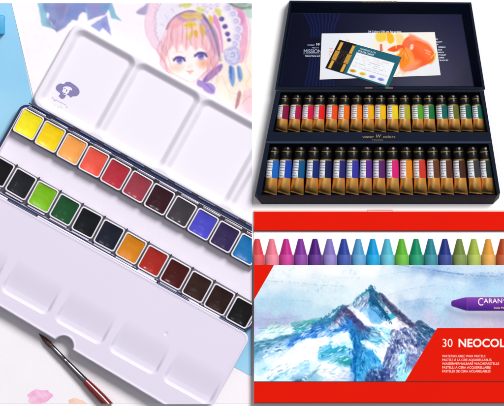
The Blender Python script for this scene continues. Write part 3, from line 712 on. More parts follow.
# tubes
def sh(h, f): return ''.join('%02x' % int(min(255, int(h[i:i+2], 16)*f)) for i in (0, 2, 4))
GOLD = mat('copper_gold_foil', 'f8ba62', .34, metal=.75, var=.12, vscale=80, bump=.2, bscale=130, raw=True)
BLK = mat('black_cap_plastic', '0a0b10', .3, spec=.3, raw=True)
RING = mat('gold_ring', 'd8b868', .25, metal=1., raw=True)
def label_mat():
    m = bpy.data.materials.new('white_label'); m.use_nodes = True; nt = m.node_tree; b = nt.nodes['Principled BSDF']; b.inputs['Roughness'].default_value = .45
    tc = nt.nodes.new('ShaderNodeTexCoord'); mp = nt.nodes.new('ShaderNodeMapping'); mp.inputs['Scale'].default_value = (420, 3200, 700)
    n = nt.nodes.new('ShaderNodeTexNoise'); n.inputs['Scale'].default_value = 1.; n.inputs['Detail'].default_value = 2
    r = nt.nodes.new('ShaderNodeValToRGB'); r.color_ramp.elements[0].position = .40; r.color_ramp.elements[0].color = (.72, .73, .78, 1)
    r.color_ramp.elements[1].position = .47; r.color_ramp.elements[1].color = (.84, .86, .9, 1)
    nt.links.new(tc.outputs['Object'], mp.inputs['Vector']); nt.links.new(mp.outputs['Vector'], n.inputs['Vector']); nt.links.new(n.outputs['Fac'], r.inputs['Fac']); nt.links.new(r.outputs['Color'], b.inputs['Base Color'])
    return m
LAB = label_mat()
def tube_meshes(L, R):
    k = L/36.5
    cap = lathe([(0, R*.6), (.3*k, R*.74), (.9*k, R*.8), (2.6*k, R*.86), (3.6*k, R*.88)], 28, R)
    # fluted cap
    V, F = cap; V = [(s, y*(1+.04*((i % 2)*2-1)), R+(z-R)*(1+.04*((i % 2)*2-1))) for i, (s, y, z) in enumerate(V)]; cap = (V, F)
    r1 = lathe([(3.5*k, R*.9), (3.7*k, R*.97), (4.4*k, R*.97), (4.6*k, R*.9)], 24, R)
    col = lathe([(4.5*k, R*.86), (5.2*k, R*.92), (9.2*k, R*.97), (9.8*k, R*.95)], 24, R)
    r2 = lathe([(9.7*k, R*.95), (9.8*k, R*1.), (10.6*k, R*1.0), (10.8*k, R*.97)], 24, R)
    B = [(10.7*k, R*.97, R*.97), (18*k, R, R*.98), (23*k, R*1.02, R*.95), (28*k, R*1.05, R*.84, -R*.08), (32*k, R*1.1, R*.62, -R*.25), (34.5*k, R*1.13, R*.34, -R*.5), (35.5*k, R*1.15, R*.14, -R*.7), (36.5*k, R*1.15, R*.12, -R*.72)]
    body = lathe(B, 28, R)
    # soft dent / fold near the crimp
    V, F = body; V = [(s+(.9*k*(y/R) if s > 33*k else 0), y, z-(.9*math.exp(-((s-30*k)/(2.2*k))**2-((y-.25*R)/(.35*R))**2) if z > R*.9 else 0)) for s, y, z in V]; V = [(x_, y_, z_+(.55*R*min(1, max(0, (x_-24*k)/(5*k)))*min(1, max(0, (36.5*k-x_)/(3*k)))*max(0, 1-abs(y_/R+.2)*1.05) if z_ > R*.5 else 0)) for x_, y_, z_ in V]; body = (V, F)
    g = R*.045
    LP = [(10.9*k, R*.97+g), (18*k, R*1.0+g), (24.3*k, R*1.02+g, R*.93+g)]
    white = lathe(LP, 14, R, a0=94, a1=200)[:2]+('sheet',)
    colr = lathe(LP, 14, R, a0=-20, a1=94)[:2]+('sheet',)
    return cap, r1, col, r2, body, white, colr
def label_text(L, R):
    k = L/36.5; V, F = [], []
    for i, (t, sz) in enumerate((('MISSION', 1.75), ('WATER COLOR', 1.15), ('EXTRA FINE', 1.15), ('WATER COLOR', 1.), ('7 ml', 1.3), ('MISSION', 1.))):
        cu = bpy.data.curves.new('t', 'FONT'); cu.body = t; cu.size = sz*R/5.35; cu.offset = .03; cu.resolution_u = 2
        to = bpy.data.objects.new('t', cu); COL.objects.link(to); bpy.context.view_layer.update(); me = bpy.data.meshes.new_from_object(to)
        n = len(V); s0 = (12.9+i*2.05)*k
        wid = max(v.co.x for v in me.vertices); f = min(1., R*.78/wid)
        for v in me.vertices:
            y = -R*.9+v.co.x*f+.1; V.append((s0-v.co.y, y, R+math.sqrt(max(.01, (R*1.02)**2-y*y))+.33))
        F += [[n+j for j in p.vertices] for p in me.polygons]
        bpy.data.objects.remove(to); bpy.data.curves.remove(cu); bpy.data.meshes.remove(me)
    return V, F, 'sheet'
INK = mat('label_ink', '34364a', .5, spec=.2)
names = ['cap', 'neck_ring', 'collar', 'neck_ring', 'tube_body', 'white_label', 'colour_band']
def proto(L, R):
    out = []
    for n, d in list(zip(names, tube_meshes(L, R)))+[('label_print', label_text(L, R))]:
        o = obj(n, d, {'cap': BLK, 'neck_ring': RING, 'collar': BLK, 'tube_body': GOLD, 'white_label': LAB, 'colour_band': LAB, 'label_print': INK}[n], None, smooth=True, sharp=50)
        out.append((n, o.data)); bpy.data.objects.remove(o)
    return out
tu = [('8c1040', 'maroon'), ('b41448', 'crimson'), ('dc1848', 'rose red'), ('ee1c20', 'bright red'), ('f4501c', 'vermilion'), ('f87014', 'orange'), ('f8861c', 'light orange'), ('fcb41c', 'amber yellow'), ('fcc414', 'golden yellow'),
      ('f8d818', 'lemon yellow'), ('b8b02c', 'yellow olive'), ('58a830', 'leaf green'), ('187838', 'emerald green'), ('106860', 'teal'), ('687028', 'olive'), ('0c5c48', 'dark sea green'), ('0f6450', 'deep viridian')]
tl = [('1c6cc8', 'bright blue'), ('1848b8', 'royal blue'), ('0f5a90', 'teal blue'), ('142c78', 'navy'), ('141c54', 'midnight blue'), ('282878', 'dark indigo'), ('3838a8', 'ultramarine violet'), ('5c2c94', 'violet'), ('60246c', 'plum'),
      ('e8207c', 'hot pink'), ('f08c1c', 'yellow orange'), ('d8382c', 'scarlet'), ('6c3c24', 'red brown'), ('5c3424', 'umber brown'), ('48281c', 'dark brown'), ('3c3c40', 'charcoal grey'), ('1c3028', 'black green')]
for row, cols, yc, L, R, c0, c1, b0, b1, z in (('upper', tu, 95, 36.3, 5.35, 285, 475.5, 281.3, 479.4, 3.), ('lower', tl, 146.6, 47.2, 5.9, 274.2, 484.0, 270.0, 488.6, 3.)):
    pr = proto(L, R)
    for k, (c, n) in enumerate(cols):
        f = k/16; xc = c0+(c1-c0)*f; xb = b0+(b1-b0)*f
        a = math.atan2(-L, xb-xc)+math.radians(random.uniform(-.8, .8))
        nb = 'leftmost' if k == 0 else 'rightmost' if k == 16 else 'between %s and %s' % (cols[k-1][1], cols[k+1][1])
        t = thing('paint_tube', 'paint tube with %s band, %s row, %s' % (n, row, nb), 'paint tube', xc, yc, a, 'paint tubes in the navy box', z)
        t.rotation_euler.x = math.radians(random.uniform(-3.5, 3.5))
        wl = None
        for n_, me in pr:
            o = bpy.data.objects.new(n_, me); COL.objects.link(o); o.parent = wl if n_ == 'label_print' else t
            if n_ == 'white_label': wl = o
            if n_ == 'colour_band':
                o.data = me.copy(); o.data.materials.clear(); o.data.materials.append(mat('band_'+c, sh(c, .93), .35, spec=.2, var=.12, vscale=900))

# ------------------------------------------------------------------ crayon box
RED = mat('red_lacquered_tin', 'e51600', .5, spec=.06, var=.02, vscale=20)
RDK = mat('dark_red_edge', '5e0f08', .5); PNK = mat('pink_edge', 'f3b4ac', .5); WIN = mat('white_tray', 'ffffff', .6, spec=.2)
cb = thing('crayon_box', 'flat red crayon tin with a snowy mountain picture on its sleeve and open top window', 'crayon box', 400, 403)
obj('tray', prism([(254, 210.2), (620, 210.2), (620, 402.6), (254, 402.6)], .02, 1.), WIN, cb, px=True)
obj('top_rail', prism([(254, 211.8), (620, 211.8), (620, 230.4), (254, 230.4)], 1.02, 2.8), RED, cb, px=True)
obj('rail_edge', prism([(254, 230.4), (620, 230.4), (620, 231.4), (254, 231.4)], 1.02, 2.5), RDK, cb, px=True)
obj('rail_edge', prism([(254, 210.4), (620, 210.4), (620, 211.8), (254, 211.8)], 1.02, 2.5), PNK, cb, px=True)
tabm = merge(prism([(367.4, 209.6), (392.6, 209.6), (392.6, 209.95), (367.4, 209.95)], 1.05, 2.9), prism([(367.4, 209.95), (367.8, 209.95), (367.8, 211.6), (367.4, 211.6)], 1.05, 2.9), prism([(392.2, 209.95), (392.6, 209.95), (392.6, 211.6), (392.2, 211.6)], 1.05, 2.9))
obj('hang_tab', tabm, PNK, cb, px=True)
# sleeve picture
M = Canvas([(254, 265), (512, 265), (512, 381), (254, 381)], .4, 'ffffff')
pts = """280,270,f4fafd 300,270,f8fbfd 330,268,fdfefe 370,268,fbfdfe 262,290,d5ecf8 275,283,e8f4fb 300,285,e9f5fb 330,285,eaf7fc 350,280,f4fbfd 262,303,b8dcf0 285,302,b5dcf2 300,300,c8e6f5 320,300,d8eff8 340,292,dff2fa 275,312,b9dbf0 300,310,bfe0f2 320,312,c4e4f2 258,318,b5c8e8 270,318,b9c8e6 290,317,b8cbe8 258,325,bcc4e6 270,326,b9bfe2 285,321,b4c2e4
385,270,e6f4fb 400,268,d5e9f7 420,267,a9c8e8 435,270,9fc2e8 450,268,c0dcf3 470,267,cfe3f6 495,268,d6e8f7 400,280,e2f1fb 420,280,d8ebf9 440,280,cfe6f8 460,283,d4ecfa 480,283,a9cdee 500,283,b4d4f0 390,292,eaf5fb 410,293,e0effa 430,295,cfe6f7 450,293,c5e6f8 470,290,bfe0f6 495,290,b3def5 405,303,b9d4ee 420,305,a9c9ea 435,303,c4e2f6 400,312,cfe2f4 415,315,b9d3ee 430,317,c9cfea 440,305,c8e6f7 445,312,b3d3ed 450,318,b9c8e4 470,320,c9c9e0 490,320,cfc5da 505,316,c4bcd4 500,325,c9bcd8 350,292,e6f6fb 335,303,daf0f8 328,312,c0e0ee 390,300,eef5fb 395,303,dce9f6"""
sky = [(float(a), float(b), c) for a, b, c in (p.split(',') for p in pts.split())]
M.idw(sky, 3.5, 4, 10)
sky_c = M.C.copy()
pts = """371,289,1f7f96 366,294,8fc0dc 362,300,a9cbe6 375,300,1c6f98 372,307,1a7ca6 378,305,4a6a92 382,312,3b5d8c 365,305,6f8fc0 367,300,b9b9d8 370,313,5a9bd0 375,318,7ab5de 385,318,2a6f9a 389,316,1e9bb8 360,308,f2f6fb 366,315,f2f6fb 355,303,e8f3f9 340,306,4a5f90 345,312,5a5a86 352,317,6a6590 338,312,2c8aa8 335,318,2d7aa8 348,322,3a6fb8 345,325,2a7ac0 340,322,e4e4f2 333,325,3c8cc4 330,330,8ab8e0 320,328,2f7fc0 312,330,2a6fc0 300,336,4a86c8 305,330,5aa0cc
262,333,c8dce0 275,330,c4dcdc 285,330,dff0f4 295,325,58b8b8 308,323,6cc0c0 258,345,6f9ab8 265,345,5f8fa8 280,338,5f90a8 258,352,6fa0b4 268,352,a9c8dc 290,343,6f9fd8 283,348,cfe2f2 270,360,d8eaf4 262,368,b8d8f0 280,365,f2f9fc 300,350,f8fcfd 310,345,fbfdfe 290,360,f4fafc 275,375,a8d4ee 285,378,e8f3f8 295,368,c8dce0 305,365,a4cdea 312,370,a9cdee 305,378,c8dcea 298,380,5c7f9c 310,378,8fb8cc 260,380,d8ecf6
325,340,f4f9fc 320,335,cdd4ee 335,338,a9cdf0 345,335,c8e2f6 330,350,4aa8cc 340,347,3f9fc4 348,345,5ab4d4 322,355,6fb4e0 345,360,3f9fa8 338,358,8fc4d4 325,365,e8efec 318,368,c8dcd8 335,370,c9e0f0 345,372,d8dcec 330,378,d0d4e8 350,355,88bce4 315,350,e4f2fa
353,335,2a86c0 357,345,2f8cc4 356,360,1f78b8 356,375,2a86c4 365,340,3a80b4 362,350,8fc4e4 370,345,dceaf6 368,355,3a90cc 365,368,5aa8d8 372,360,3f98d0 372,375,4a4f78 378,378,4a4a78 370,330,5a86b4 365,325,8a9cc0 360,328,5a5f88 377,333,4a5f94 372,325,c9d8ec 385,325,f4f6fb 380,330,b8d4ec 385,335,b0dcec 383,345,a8d8ea 378,342,5ab8dc 380,350,f0f8fc 388,352,fafcfe 378,360,3f9fd4 384,362,f4f4fa 388,360,5f5f90 398,335,f0f2fa 405,330,f4f4fa 395,325,fbfbfd 400,322,5f6080 392,310,4f5578 385,301,4a5a80 403,318,4a4f74 410,322,54587c 395,340,5a6890 405,332,5a6a94 413,340,5f6a98 400,345,8a8fb4 393,350,6a709c 410,350,a8b0d0 400,353,d8e4f0 410,358,9fa4c8 403,365,a8dcea 403,375,9fd8e6 408,380,9cd4e4 393,365,8088b0 390,375,5f6a9c 395,380,c8d4e8 413,345,6a7099 418,350,e0e0ee 412,362,7880a8 418,338,4a6f98 420,328,3f6f90 425,335,4a6488 430,332,3f5f8c 425,345,6a6a94 430,340,8a94b8 415,330,c0c4dc 420,355,b4b8d4 384,372,4f5a8c 380,366,6a9fd0"""
mt = [(float(a), float(b), c) for a, b, c in (p.split(',') for p in pts.split())]
M.idw(mt, 4.5, 2.6, 6, 8); mt_c = M.C.copy()
M.C = sky_c
M.warp(1.6, 4, 40)
def sub(pts, src, soft=.5):
    p = pts; ix = M.win(p, 3); d, ins, _ = M.dseg(M.WX[ix], M.WY[ix], p, True); a = np.clip(.5-np.where(ins, -d, d)/(2*soft), 0, 1)[:, None]
    M.C[ix] = M.C[ix]*(1-a)+src[ix]*a
sub([(250, 338), (262, 331), (272, 324), (283, 327), (295, 325), (305, 321), (318, 320), (331, 317), (336, 312), (343, 305.5), (352, 304), (358, 296), (364, 293), (370.5, 285.5), (376, 292), (382, 295), (395, 308), (405, 316), (413, 324.5), (420, 319), (430, 327), (440, 332), (440, 390), (250, 390)], mt_c)
# ridges and rock
D = 'ff'
M.warp(1.2, 2.5, 60)
for p, wd, c, a in (([(371, 286), (365, 293), (359, 297), (355, 299)], 1.5, '2a7c94', .8), ([(356, 299), (351, 305), (344, 306)], 1.8, '1e7c98', .85), ([(343, 306), (337, 312), (333, 318), (328, 322)], 2.6, '1f86a4', .8),
                    ([(342, 308), (350, 312), (357, 318), (364, 326)], 3.2, '4c4c78', .8), ([(339, 312), (334, 322), (331, 330)], 1.6, '5a5484', .7), ([(371, 287), (374, 296), (379, 305), (385, 314), (390, 322)], 3.4, '1c5f88', .8),
                    ([(380, 295), (388, 304), (396, 312), (404, 319), (411, 326)], 3.4, '454a6e', .9), ([(378, 297), (386, 308), (396, 320)], 2.2, 'f4f4fa', .9), ([(354, 307), (362, 314), (371, 321), (380, 328)], 3.4, 'f6f8fc', .9),
                    ([(346, 330), (352, 324), (358, 330)], 2, '2c6cb0', .6), ([(351, 328), (354, 338), (357, 350), (355, 364), (356, 380)], 2.6, '2878b4', .7), ([(357, 328), (364, 334), (374, 338), (382, 342)], 2.6, '2f6fa4', .6),
                    ([(322, 354), (332, 349), (342, 345), (350, 343)], 2.2, '38a0bc', .7), ([(305, 352), (318, 346), (332, 338), (346, 332)], 3, 'f2f8fc', .7), ([(266, 374), (280, 364), (296, 352), (312, 344)], 4.5, 'fbfdfe', .7),
                    ([(256, 344), (268, 341), (282, 338), (296, 335), (312, 330), (326, 324)], 2.6, '4f88a8', .6), ([(286, 344), (298, 337), (312, 331), (326, 326)], 3, '2f6fc4', .6), ([(292, 340), (289, 345), (296, 344)], 1.6, '3a6cc8', .6),
                    ([(273, 377), (284, 371), (296, 364), (306, 358)], 1, '7faebe', .6), ([(295, 379), (300, 376), (306, 379)], 1.8, '4c6c90', .7), ([(309, 377), (316, 371), (322, 367)], 1.2, '6a94a8', .6),
                    ([(392, 330), (400, 327), (410, 330), (416, 337)], 2.4, '5a5f8c', .7), ([(391, 332), (389, 344), (386, 356), (382, 370), (380, 380)], 2.6, '4f5690', .7), ([(396, 346), (392, 358), (394, 370), (398, 380)], 2.2, '6068a0', .6),
                    ([(408, 338), (413, 348), (416, 358)], 2.4, '5a6294', .6), ([(418, 322), (424, 330), (432, 336)], 3, '3c6484', .7), ([(404, 354), (402, 366), (402, 380)], 4, 'a4dcea', .8), ([(370, 376), (378, 372), (384, 378)], 4, '44487c', .7),
                    ([(372, 341), (380, 339), (388, 341)], 1, '3aa4cc', .7), ([(336, 358), (346, 356), (352, 362)], 2.4, '3c98a4', .5), ([(288, 325), (298, 328), (310, 323), (322, 321)], 2, '4cb0b0', .5), ([(375, 325), (384, 330), (390, 336)], 2.5, 'dceaf6', .6)):
    M.line(p, wd, c, a, .7, tex=.22, tsc=2.2, seed=int(p[0][0]))
M.poly([(388, 317), (392, 314), (394, 318), (390, 320)], '1fa0c0', .5, .9)

M.warp(1.1, 2.6, 61)
ZS = {'A': (254, 320), 'B': (310, 320), 'C': (370, 320), 'D': (310, 262), 'E': (370, 262)}
PS = """A 0,110 40,85 80,45 125,30 200,30 235,25 275,75 180,100 100,125 0,140|dfeef0|.9
A 0,112 40,88 80,50 90,60 40,110 0,130|b4d0d0|.7
A 90,45 130,34 170,60 120,90|c4dcd8|.6
A 235,25 280,8 400,-4 370,40 300,75 270,70|4cb0b0|.85
A 0,150 60,130 120,125 180,100 250,88 280,90 250,115 180,115 130,140 90,165 50,190 0,210|5488a8|.9
A 250,115 300,80 350,50 406,20 406,105 350,108 300,115 230,170 200,190|4484cc|.6
A 300,95 340,75 360,90 320,108|a8c4ec|.7
A 130,140 220,120 200,190 140,220 60,250 0,260 40,200|a8c8e8|.7
A 100,320 180,240 260,160 330,120 406,130 406,250 330,260 250,300 150,350 110,380|fcfeff|.95
A 10,270 110,290 90,330 20,360|c0e0f4|.7
A 110,385 200,330 270,300 262,312 200,345 125,392|7cacbc|.8
A 200,340 330,270 400,290 340,350 250,395 120,400|b0d6f0|.8
A 265,385 300,375 325,398 270,402|456890|.8
A 340,350 406,300 406,330 360,365|84a4bc|.7
B 150,10 240,0 200,30 130,62|f0ecf8|.9
B 0,60 30,50 50,90 40,125 10,115|3878c8|.6
B 60,20 110,5 100,30 60,55|2f78c8|.8
B 190,30 230,12 262,30 240,60 205,70 150,75|2a6cc0|.8
B 150,120 250,78 270,130 280,180 200,165 140,180|f2f8fd|.9
B 255,65 285,60 300,110 290,150 320,160 390,205 360,190 330,230 310,300 300,340 292,402 276,402 275,300 280,200 262,110|1c66a8|.85
B 300,240 350,220 400,260 400,330 360,350 350,400 300,402|58aedc|.75
B 320,270 350,262 340,320 318,330|2a7cb8|.7
B 320,135 350,130 400,150 395,190 360,170|eef5fb|.9
B 290,0 330,30 406,62 406,80 350,65 310,42 278,15|524e7c|.85
B 60,230 120,205 200,185 238,176 230,190 140,215 80,240|2f98b8|.85
B 70,246 150,240 235,200 225,225 140,258|86c4e0|.8
B 150,262 200,245 235,232 275,270 240,282 190,276|3898a2|.8
B 40,310 100,280 180,300 220,350 150,380 60,350|f0f3ea|.8
B 180,350 270,330 275,400 150,400|d4d4ec|.7
B 0,130 100,118 60,200 0,222|fcfeff|.9
B 0,250 50,260 60,290 20,330 0,340|e2f2fa|.85
B 0,345 30,320 70,285 66,300 30,345|7ca0b4|.7
B 360,360 380,335 410,330 410,402 352,402|4a4a80|.7
D 150,395 160,350 200,285 230,300 290,350 330,402 300,402 225,325 190,350 170,395|54507e|.85
D 240,292 270,284 330,340 410,402 350,402 275,325|fafbfe|.95
D 280,290 320,262 362,190 375,190 385,250 440,300 440,360 400,385 330,322|94bce2|.8
D 250,270 300,255 340,210 350,215 300,275 262,284|fafcfe|.9
D 385,148 420,200 452,262 452,312 400,250 350,292 375,240 380,200|17628c|.9
D 328,280 345,250 368,232 352,298|b4a4ca|.8
D 400,190 425,215 440,250 420,235|dce6f2|.8
D 195,372 215,352 255,368 300,410 190,410|3a7cc4|.7
D 0,365 60,355 80,362 40,378|58b0b8|.7
D 20,395 70,370 110,380 60,405|3888b4|.75
E 0,150 30,175 62,238 120,310 128,384 110,375 60,292 0,292|1a5682|.85
E 0,292 50,292 100,370 50,400 0,382|74b0dc|.85
E 40,240 66,236 120,308 205,392 160,392 100,325|fafafe|.95
E 58,208 76,200 140,262 205,322 292,408 250,408 160,322 90,250|464a74|.9
E 110,345 140,328 158,350 130,370|1a9cba|.9
E 290,390 315,375 350,408 285,408|3e4c78|.8
C 90,5 140,-4 230,20 290,62 220,45 150,60 100,50|fafafe|.9
C 0,60 60,40 130,60 125,140 60,150 0,145|a4dcea|.8
C 10,168 60,155 125,140 105,230 80,270 50,240|fafcfe|.95
C 0,200 40,230 70,310 0,335|4ba0d6|.85
C 0,335 70,328 95,402 0,402|3c5686|.85
C 130,75 160,65 190,60 225,48 250,75 285,90 300,140 325,210 300,240 240,220 215,165 165,160 130,150|545a8c|.75
C 140,90 158,84 152,140 138,146|e4e8f4|.8
C 110,180 140,160 150,200 110,260 130,320 172,402 138,402 90,320 84,270|4a5490|.85
C 150,210 185,190 175,260 150,300 130,260|c8cce4|.8
C 240,160 290,170 300,210 250,215|e8e6f4|.8
C 300,8 332,4 402,70 392,112 340,62|3a6084|.85
C 295,110 360,130 378,170 340,205 310,170|4c5c88|.85
C 180,190 240,190 230,260 270,330 232,402 168,402 160,300 190,270|a0dcea|.9
C 240,205 300,222 320,245 280,312 240,300 222,250|7a82b0|.8
C 210,-4 250,-4 300,50 340,80 330,96 270,60|444a74|.85"""
for i_, L_ in enumerate(PS.split('\n')):
    a_, c_, k_ = L_.split('|'); z_, pp = a_.split(' ', 1); ox, oy = ZS[z_]
    M.poly([(ox+float(q.split(',')[0])/6.44, oy+float(q.split(',')[1])/6.44) for q in pp.split()], c_, .45, float(k_), tex=.3, tsc=3.2, seed=100+i_)
for p, wd, c, a in (([(370, 326), (375, 329), (380, 332)], .9, '2c5c94', .8), ([(370, 342), (376, 341), (382, 342)], .7, '3aa8cc', .8), ([(319, 322), (325, 318), (331, 314), (336, 309), (342, 305)], 1.6, '1a84a0', .8),
                    ([(343, 310), (350, 316), (356, 322), (362, 328)], 1., '38386a', .7), ([(382, 297), (392, 307), (402, 317), (412, 326)], 1.1, '343864', .7), ([(372, 288), (377, 296), (383, 304)], .9, '0f4a72', .7),
                    ([(353, 330), (354, 342), (354, 356), (355, 378)], 1.2, '145a98', .7), ([(258, 346), (270, 342), (284, 337), (298, 334)], .9, '3c7090', .6), ([(288, 344), (296, 339), (306, 335), (316, 329)], .9, '1c54a8', .7)):
    M.line(p, wd, c, a, .4, tex=.3, tsc=2, seed=int(p[0][0])+7)
rs = random.Random(12)
M.warp(.5, 2, 33)
for cx, cy, rx, ry, (dx, dy), cs, n in (
    (318, 330, 28, 7, (-1, .55), '1c5ca8 2f7fd0 5aa0dc ffffff 3c4c90 a8cdf0 ffffff', 80), (361, 302, 8, 9, (-.7, 1), '8fb8dc 5f8fc4 ffffff b8a8cc 3c4c80', 36), (378, 305, 7, 12, (.7, 1), '124a74 1f7ca0 4a6a94 ffffff 0c3c60', 44),
    (357, 352, 8, 27, (.15, 1), '145a98 2f8cc8 0f4880 8cc8e8 1c70b0', 70), (378, 337, 13, 10, (1, .5), '2c6c9c a8dcea ffffff 50507c 6ab8d8', 46), (402, 342, 14, 12, (.4, 1), '3c4480 5a6294 ffffff 9aa0c8 2c3468 ffffff', 130),
    (398, 366, 13, 13, (-.3, 1), '4c5494 ffffff 8088b8 2c3468 a8dcea', 70), (422, 335, 10, 12, (1, .9), '2c5478 4a6488 c0c8e0 24406c', 50), (300, 356, 36, 16, (-1, .6), 'ffffff cfe6f6 a8d0ea ffffff ffffff', 90),
    (334, 352, 18, 11, (-1, .35), '2f98b0 5ab4d0 ffffff 3c8c98 8cc4e0', 60), (270, 345, 16, 8, (-1, .4), '4c7c9c 6c98b0 a8c4cc ffffff 3c6484', 55), (285, 328, 26, 6, (-1, .35), '7cc0bc ffffff a8ccc8 4cb0b0', 45),
    (285, 372, 26, 8, (-1, .5), '88b8cc c8e2f4 ffffff 5c8ca8', 50), (370, 362, 9, 14, (.6, 1), '2c80bc 6cbce4 9cd4f0 1c5c94', 45), (376, 374, 9, 6, (.2, 1), '34386c 54548c 7c80b0', 30), (345, 318, 9, 9, (.8, 1), '3c3c70 6a6698 ffffff 2c74b4', 44),
    (335, 374, 18, 7, (-1, .3), 'e8ecec c8cce8 a4c8dc 7ca8bc', 36), (395, 322, 14, 5, (.8, .5), 'ffffff f0f0fa b8c4dc', 30)):
    cs = cs.split()
    for _ in range(n):
        t = rs.random()*6.28; r = math.sqrt(rs.random()); x = cx+rx*r*math.cos(t); y = cy+ry*r*math.sin(t)
        L = rs.uniform(1.8, 7); j = rs.uniform(-.35, .35); ax, ay = (dx-dy*j)*L/2, (dy+dx*j)*L/2
        M.line([(x-ax, y-ay), (x+rs.uniform(-.5, .5), y+rs.uniform(-.5, .5)), (x+ax, y+ay)], rs.uniform(.5, 1.5), rs.choice(cs), rs.uniform(.35, .75), .45, taper=True)
for P0, P1, wd, cs in (((380, 295), (413, 327), 1.7, '343864 4c5080 282c58'), ((343, 308), (365, 328), 1.5, '3c3a6c 54507e'), ((371, 287), (390, 322), 2., '0f4a72 1a5a84 2c7ca0'), ((371, 286), (352, 304), 1.2, '1c7c94 3c98b4'), ((342, 305), (312, 325), 1.3, '1c86a0 2c78b4'), ((418, 321), (436, 335), 1.6, '24486c 3c6080')):
    for _ in range(34):
        t = rs.random(); x = P0[0]+(P1[0]-P0[0])*t+rs.gauss(0, wd*.6); y = P0[1]+(P1[1]-P0[1])*t+rs.gauss(0, wd*.6)
        M.line([(x, y), (x+rs.uniform(-1.5, 2), y+rs.uniform(.3, 2.4))], rs.uniform(.5, 1.2), rs.choice(cs.split()), .8, .35, smooth=False)
# rocky speckle where the paint is dry
sp = fbm(M.X, M.Y, 2.4, 91, 2); rock = np.exp(-(((M.X-402)/20)**2+((M.Y-343)/16)**2))+.8*np.exp(-(((M.X-380)/10)**2+((M.Y-374)/9)**2))+.06*(M.Y > 320)*(M.X < 436)
al = np.clip(rock, 0, 1)*np.clip((sp-.12)*4, 0, 1); M.mix(np.arange(len(al)), al*.4, '363a70'); al = np.clip(rock, 0, 1)*np.clip((-sp-.2)*4, 0, 1); M.mix(np.arange(len(al)), al*.5, 'f4f6fc')
# streaks in the sky
for p, c, a in (([(264, 281), (290, 282), (318, 285), (345, 286)], '9cc8dc', .5), ([(262, 299), (285, 300), (310, 301)], '8cc0dc', .4), ([(312, 274), (335, 277), (360, 278)], 'b8dcea', .4), ([(395, 264), (420, 268), (445, 272), (470, 275), (500, 276)], '5c88c4', .55),
                ([(434, 270), (460, 274), (485, 273), (510, 275)], '4f7cc0', .45), ([(388, 295), (410, 289), (435, 285)], 'a8cce6', .5), ([(396, 304), (415, 300), (440, 298)], '88aed8', .5), ([(378, 276), (400, 272), (412, 272)], 'a4cce4', .4), ([(405, 310), (425, 304), (445, 304)], '7ca4d4', .35),
                ([(256, 318), (275, 319), (300, 316)], '98a8d8', .5), ([(470, 290), (480, 284), (495, 281)], '84b0dc', .4), ([(440, 313), (452, 304), (462, 298)], '94bce0', .5)):
    M.line(p, 1.2, c, a, .6, tex=.45, tsc=1.4, seed=int(p[0][1])); M.line([(x, y+3) for x, y in p], 5, c, a*.3, 3)
gr = fbm(M.X, M.Y, 1.8, 7, 2)[:, None]; M.C += gr*.05*(1.1-M.C.mean(1, keepdims=True))*2
gr = np.clip((fbm(M.X, M.Y, 1.7, 13, 1)-.35)*3, 0, 1)*np.clip(fbm(M.X, M.Y, 16, 3), 0, 1); M.mix(np.arange(len(gr)), gr*.35, '6898c8')
mm = (np.clip((M.Y-284)/6, 0, 1)*np.clip((440-M.X)/6, 0, 1)*np.clip((M.Y-330+.85*np.maximum(0, 34-np.abs(M.X-371)))/5+1, 0, 1))[:, None]
CT = np.clip((M.C-.6)*1.22+.64, 0, 1); CT[:, 0] -= .035*(CT[:, 0] < .8); M.C = M.C*(1-mm)+np.clip(CT, 0, 1)*mm
# printed violet crayon
M.WX, M.WY = M.X, M.Y
M.poly([(446, 306), (462, 311), (515, 312), (515, 320), (470, 318), (450, 312)], '8890b0', 3, .45)
def grad(pts, stops):
    ix = M.win(pts, 1); d, ins, _ = M.dseg(M.X[ix], M.Y[ix], pts, True); a = np.clip(.5-np.where(ins, -d, d)/.7, 0, 1)[:, None]
    ys = [s[0] for s in stops]; c = np.stack([np.interp(M.Y[ix], ys, [M.h(s[1])[k] for s in stops]) for k in range(3)], 1); M.C[ix] = M.C[ix]*(1-a)+c*a
grad([(450.8, 302), (452, 300.5), (462, 298), (468, 297), (515, 297), (515, 310.6), (468, 310.6), (462, 309), (452, 306), (451, 305)], [(297, '8c4ca8'), (300, '7e3cac'), (304, '6a2ca0'), (308, '4c1c88'), (311, '3a146c')])
grad([(450.8, 302), (452, 300.5), (462, 297.8), (466.5, 297), (466.5, 310.6), (462, 309.4), (452, 306), (451, 305)], [(297, '7a3aa4'), (303, '5c2490'), (308, '40187c'), (311, '30105c')])
M.line([(466.6, 297.4), (466.6, 310.4)], .5, '8a50b4', .7, .3, smooth=False)
M.build('sleeve_picture', 8., 8.4, cb, rough=.5)
# red shapes on the sleeve and the lower band
obj('red_corner', prism([(254, 264.9), (274, 264.9), (254, 299.5)], 8.02, 8.55), RED, cb, px=True)
obj('red_panel', prism([(436.8, 327.8), (560, 327.8), (560, 381), (404.8, 381)], 8.02, 8.55), RED, cb, px=True)
obj('sleeve_picture_side', prism([(512, 265), (560, 265), (560, 327.8), (512, 327.8)], 8., 8.4), mat('pale_blue_print_side', 'b8d8f0', .5), cb, px=True)
obj('lower_band', prism([(254, 382), (560, 382), (560, 402.2), (254, 402.2)], 1.02, 8.2), RED, cb, px=True)
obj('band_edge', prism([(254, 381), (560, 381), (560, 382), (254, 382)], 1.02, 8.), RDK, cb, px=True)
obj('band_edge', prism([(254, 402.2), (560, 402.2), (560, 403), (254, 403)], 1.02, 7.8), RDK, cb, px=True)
LT = mat('white_lettering', 'fdf2ec', .5, spec=.2); LT2 = mat('small_white_lettering', 'f6c8bc', .5, spec=.2)
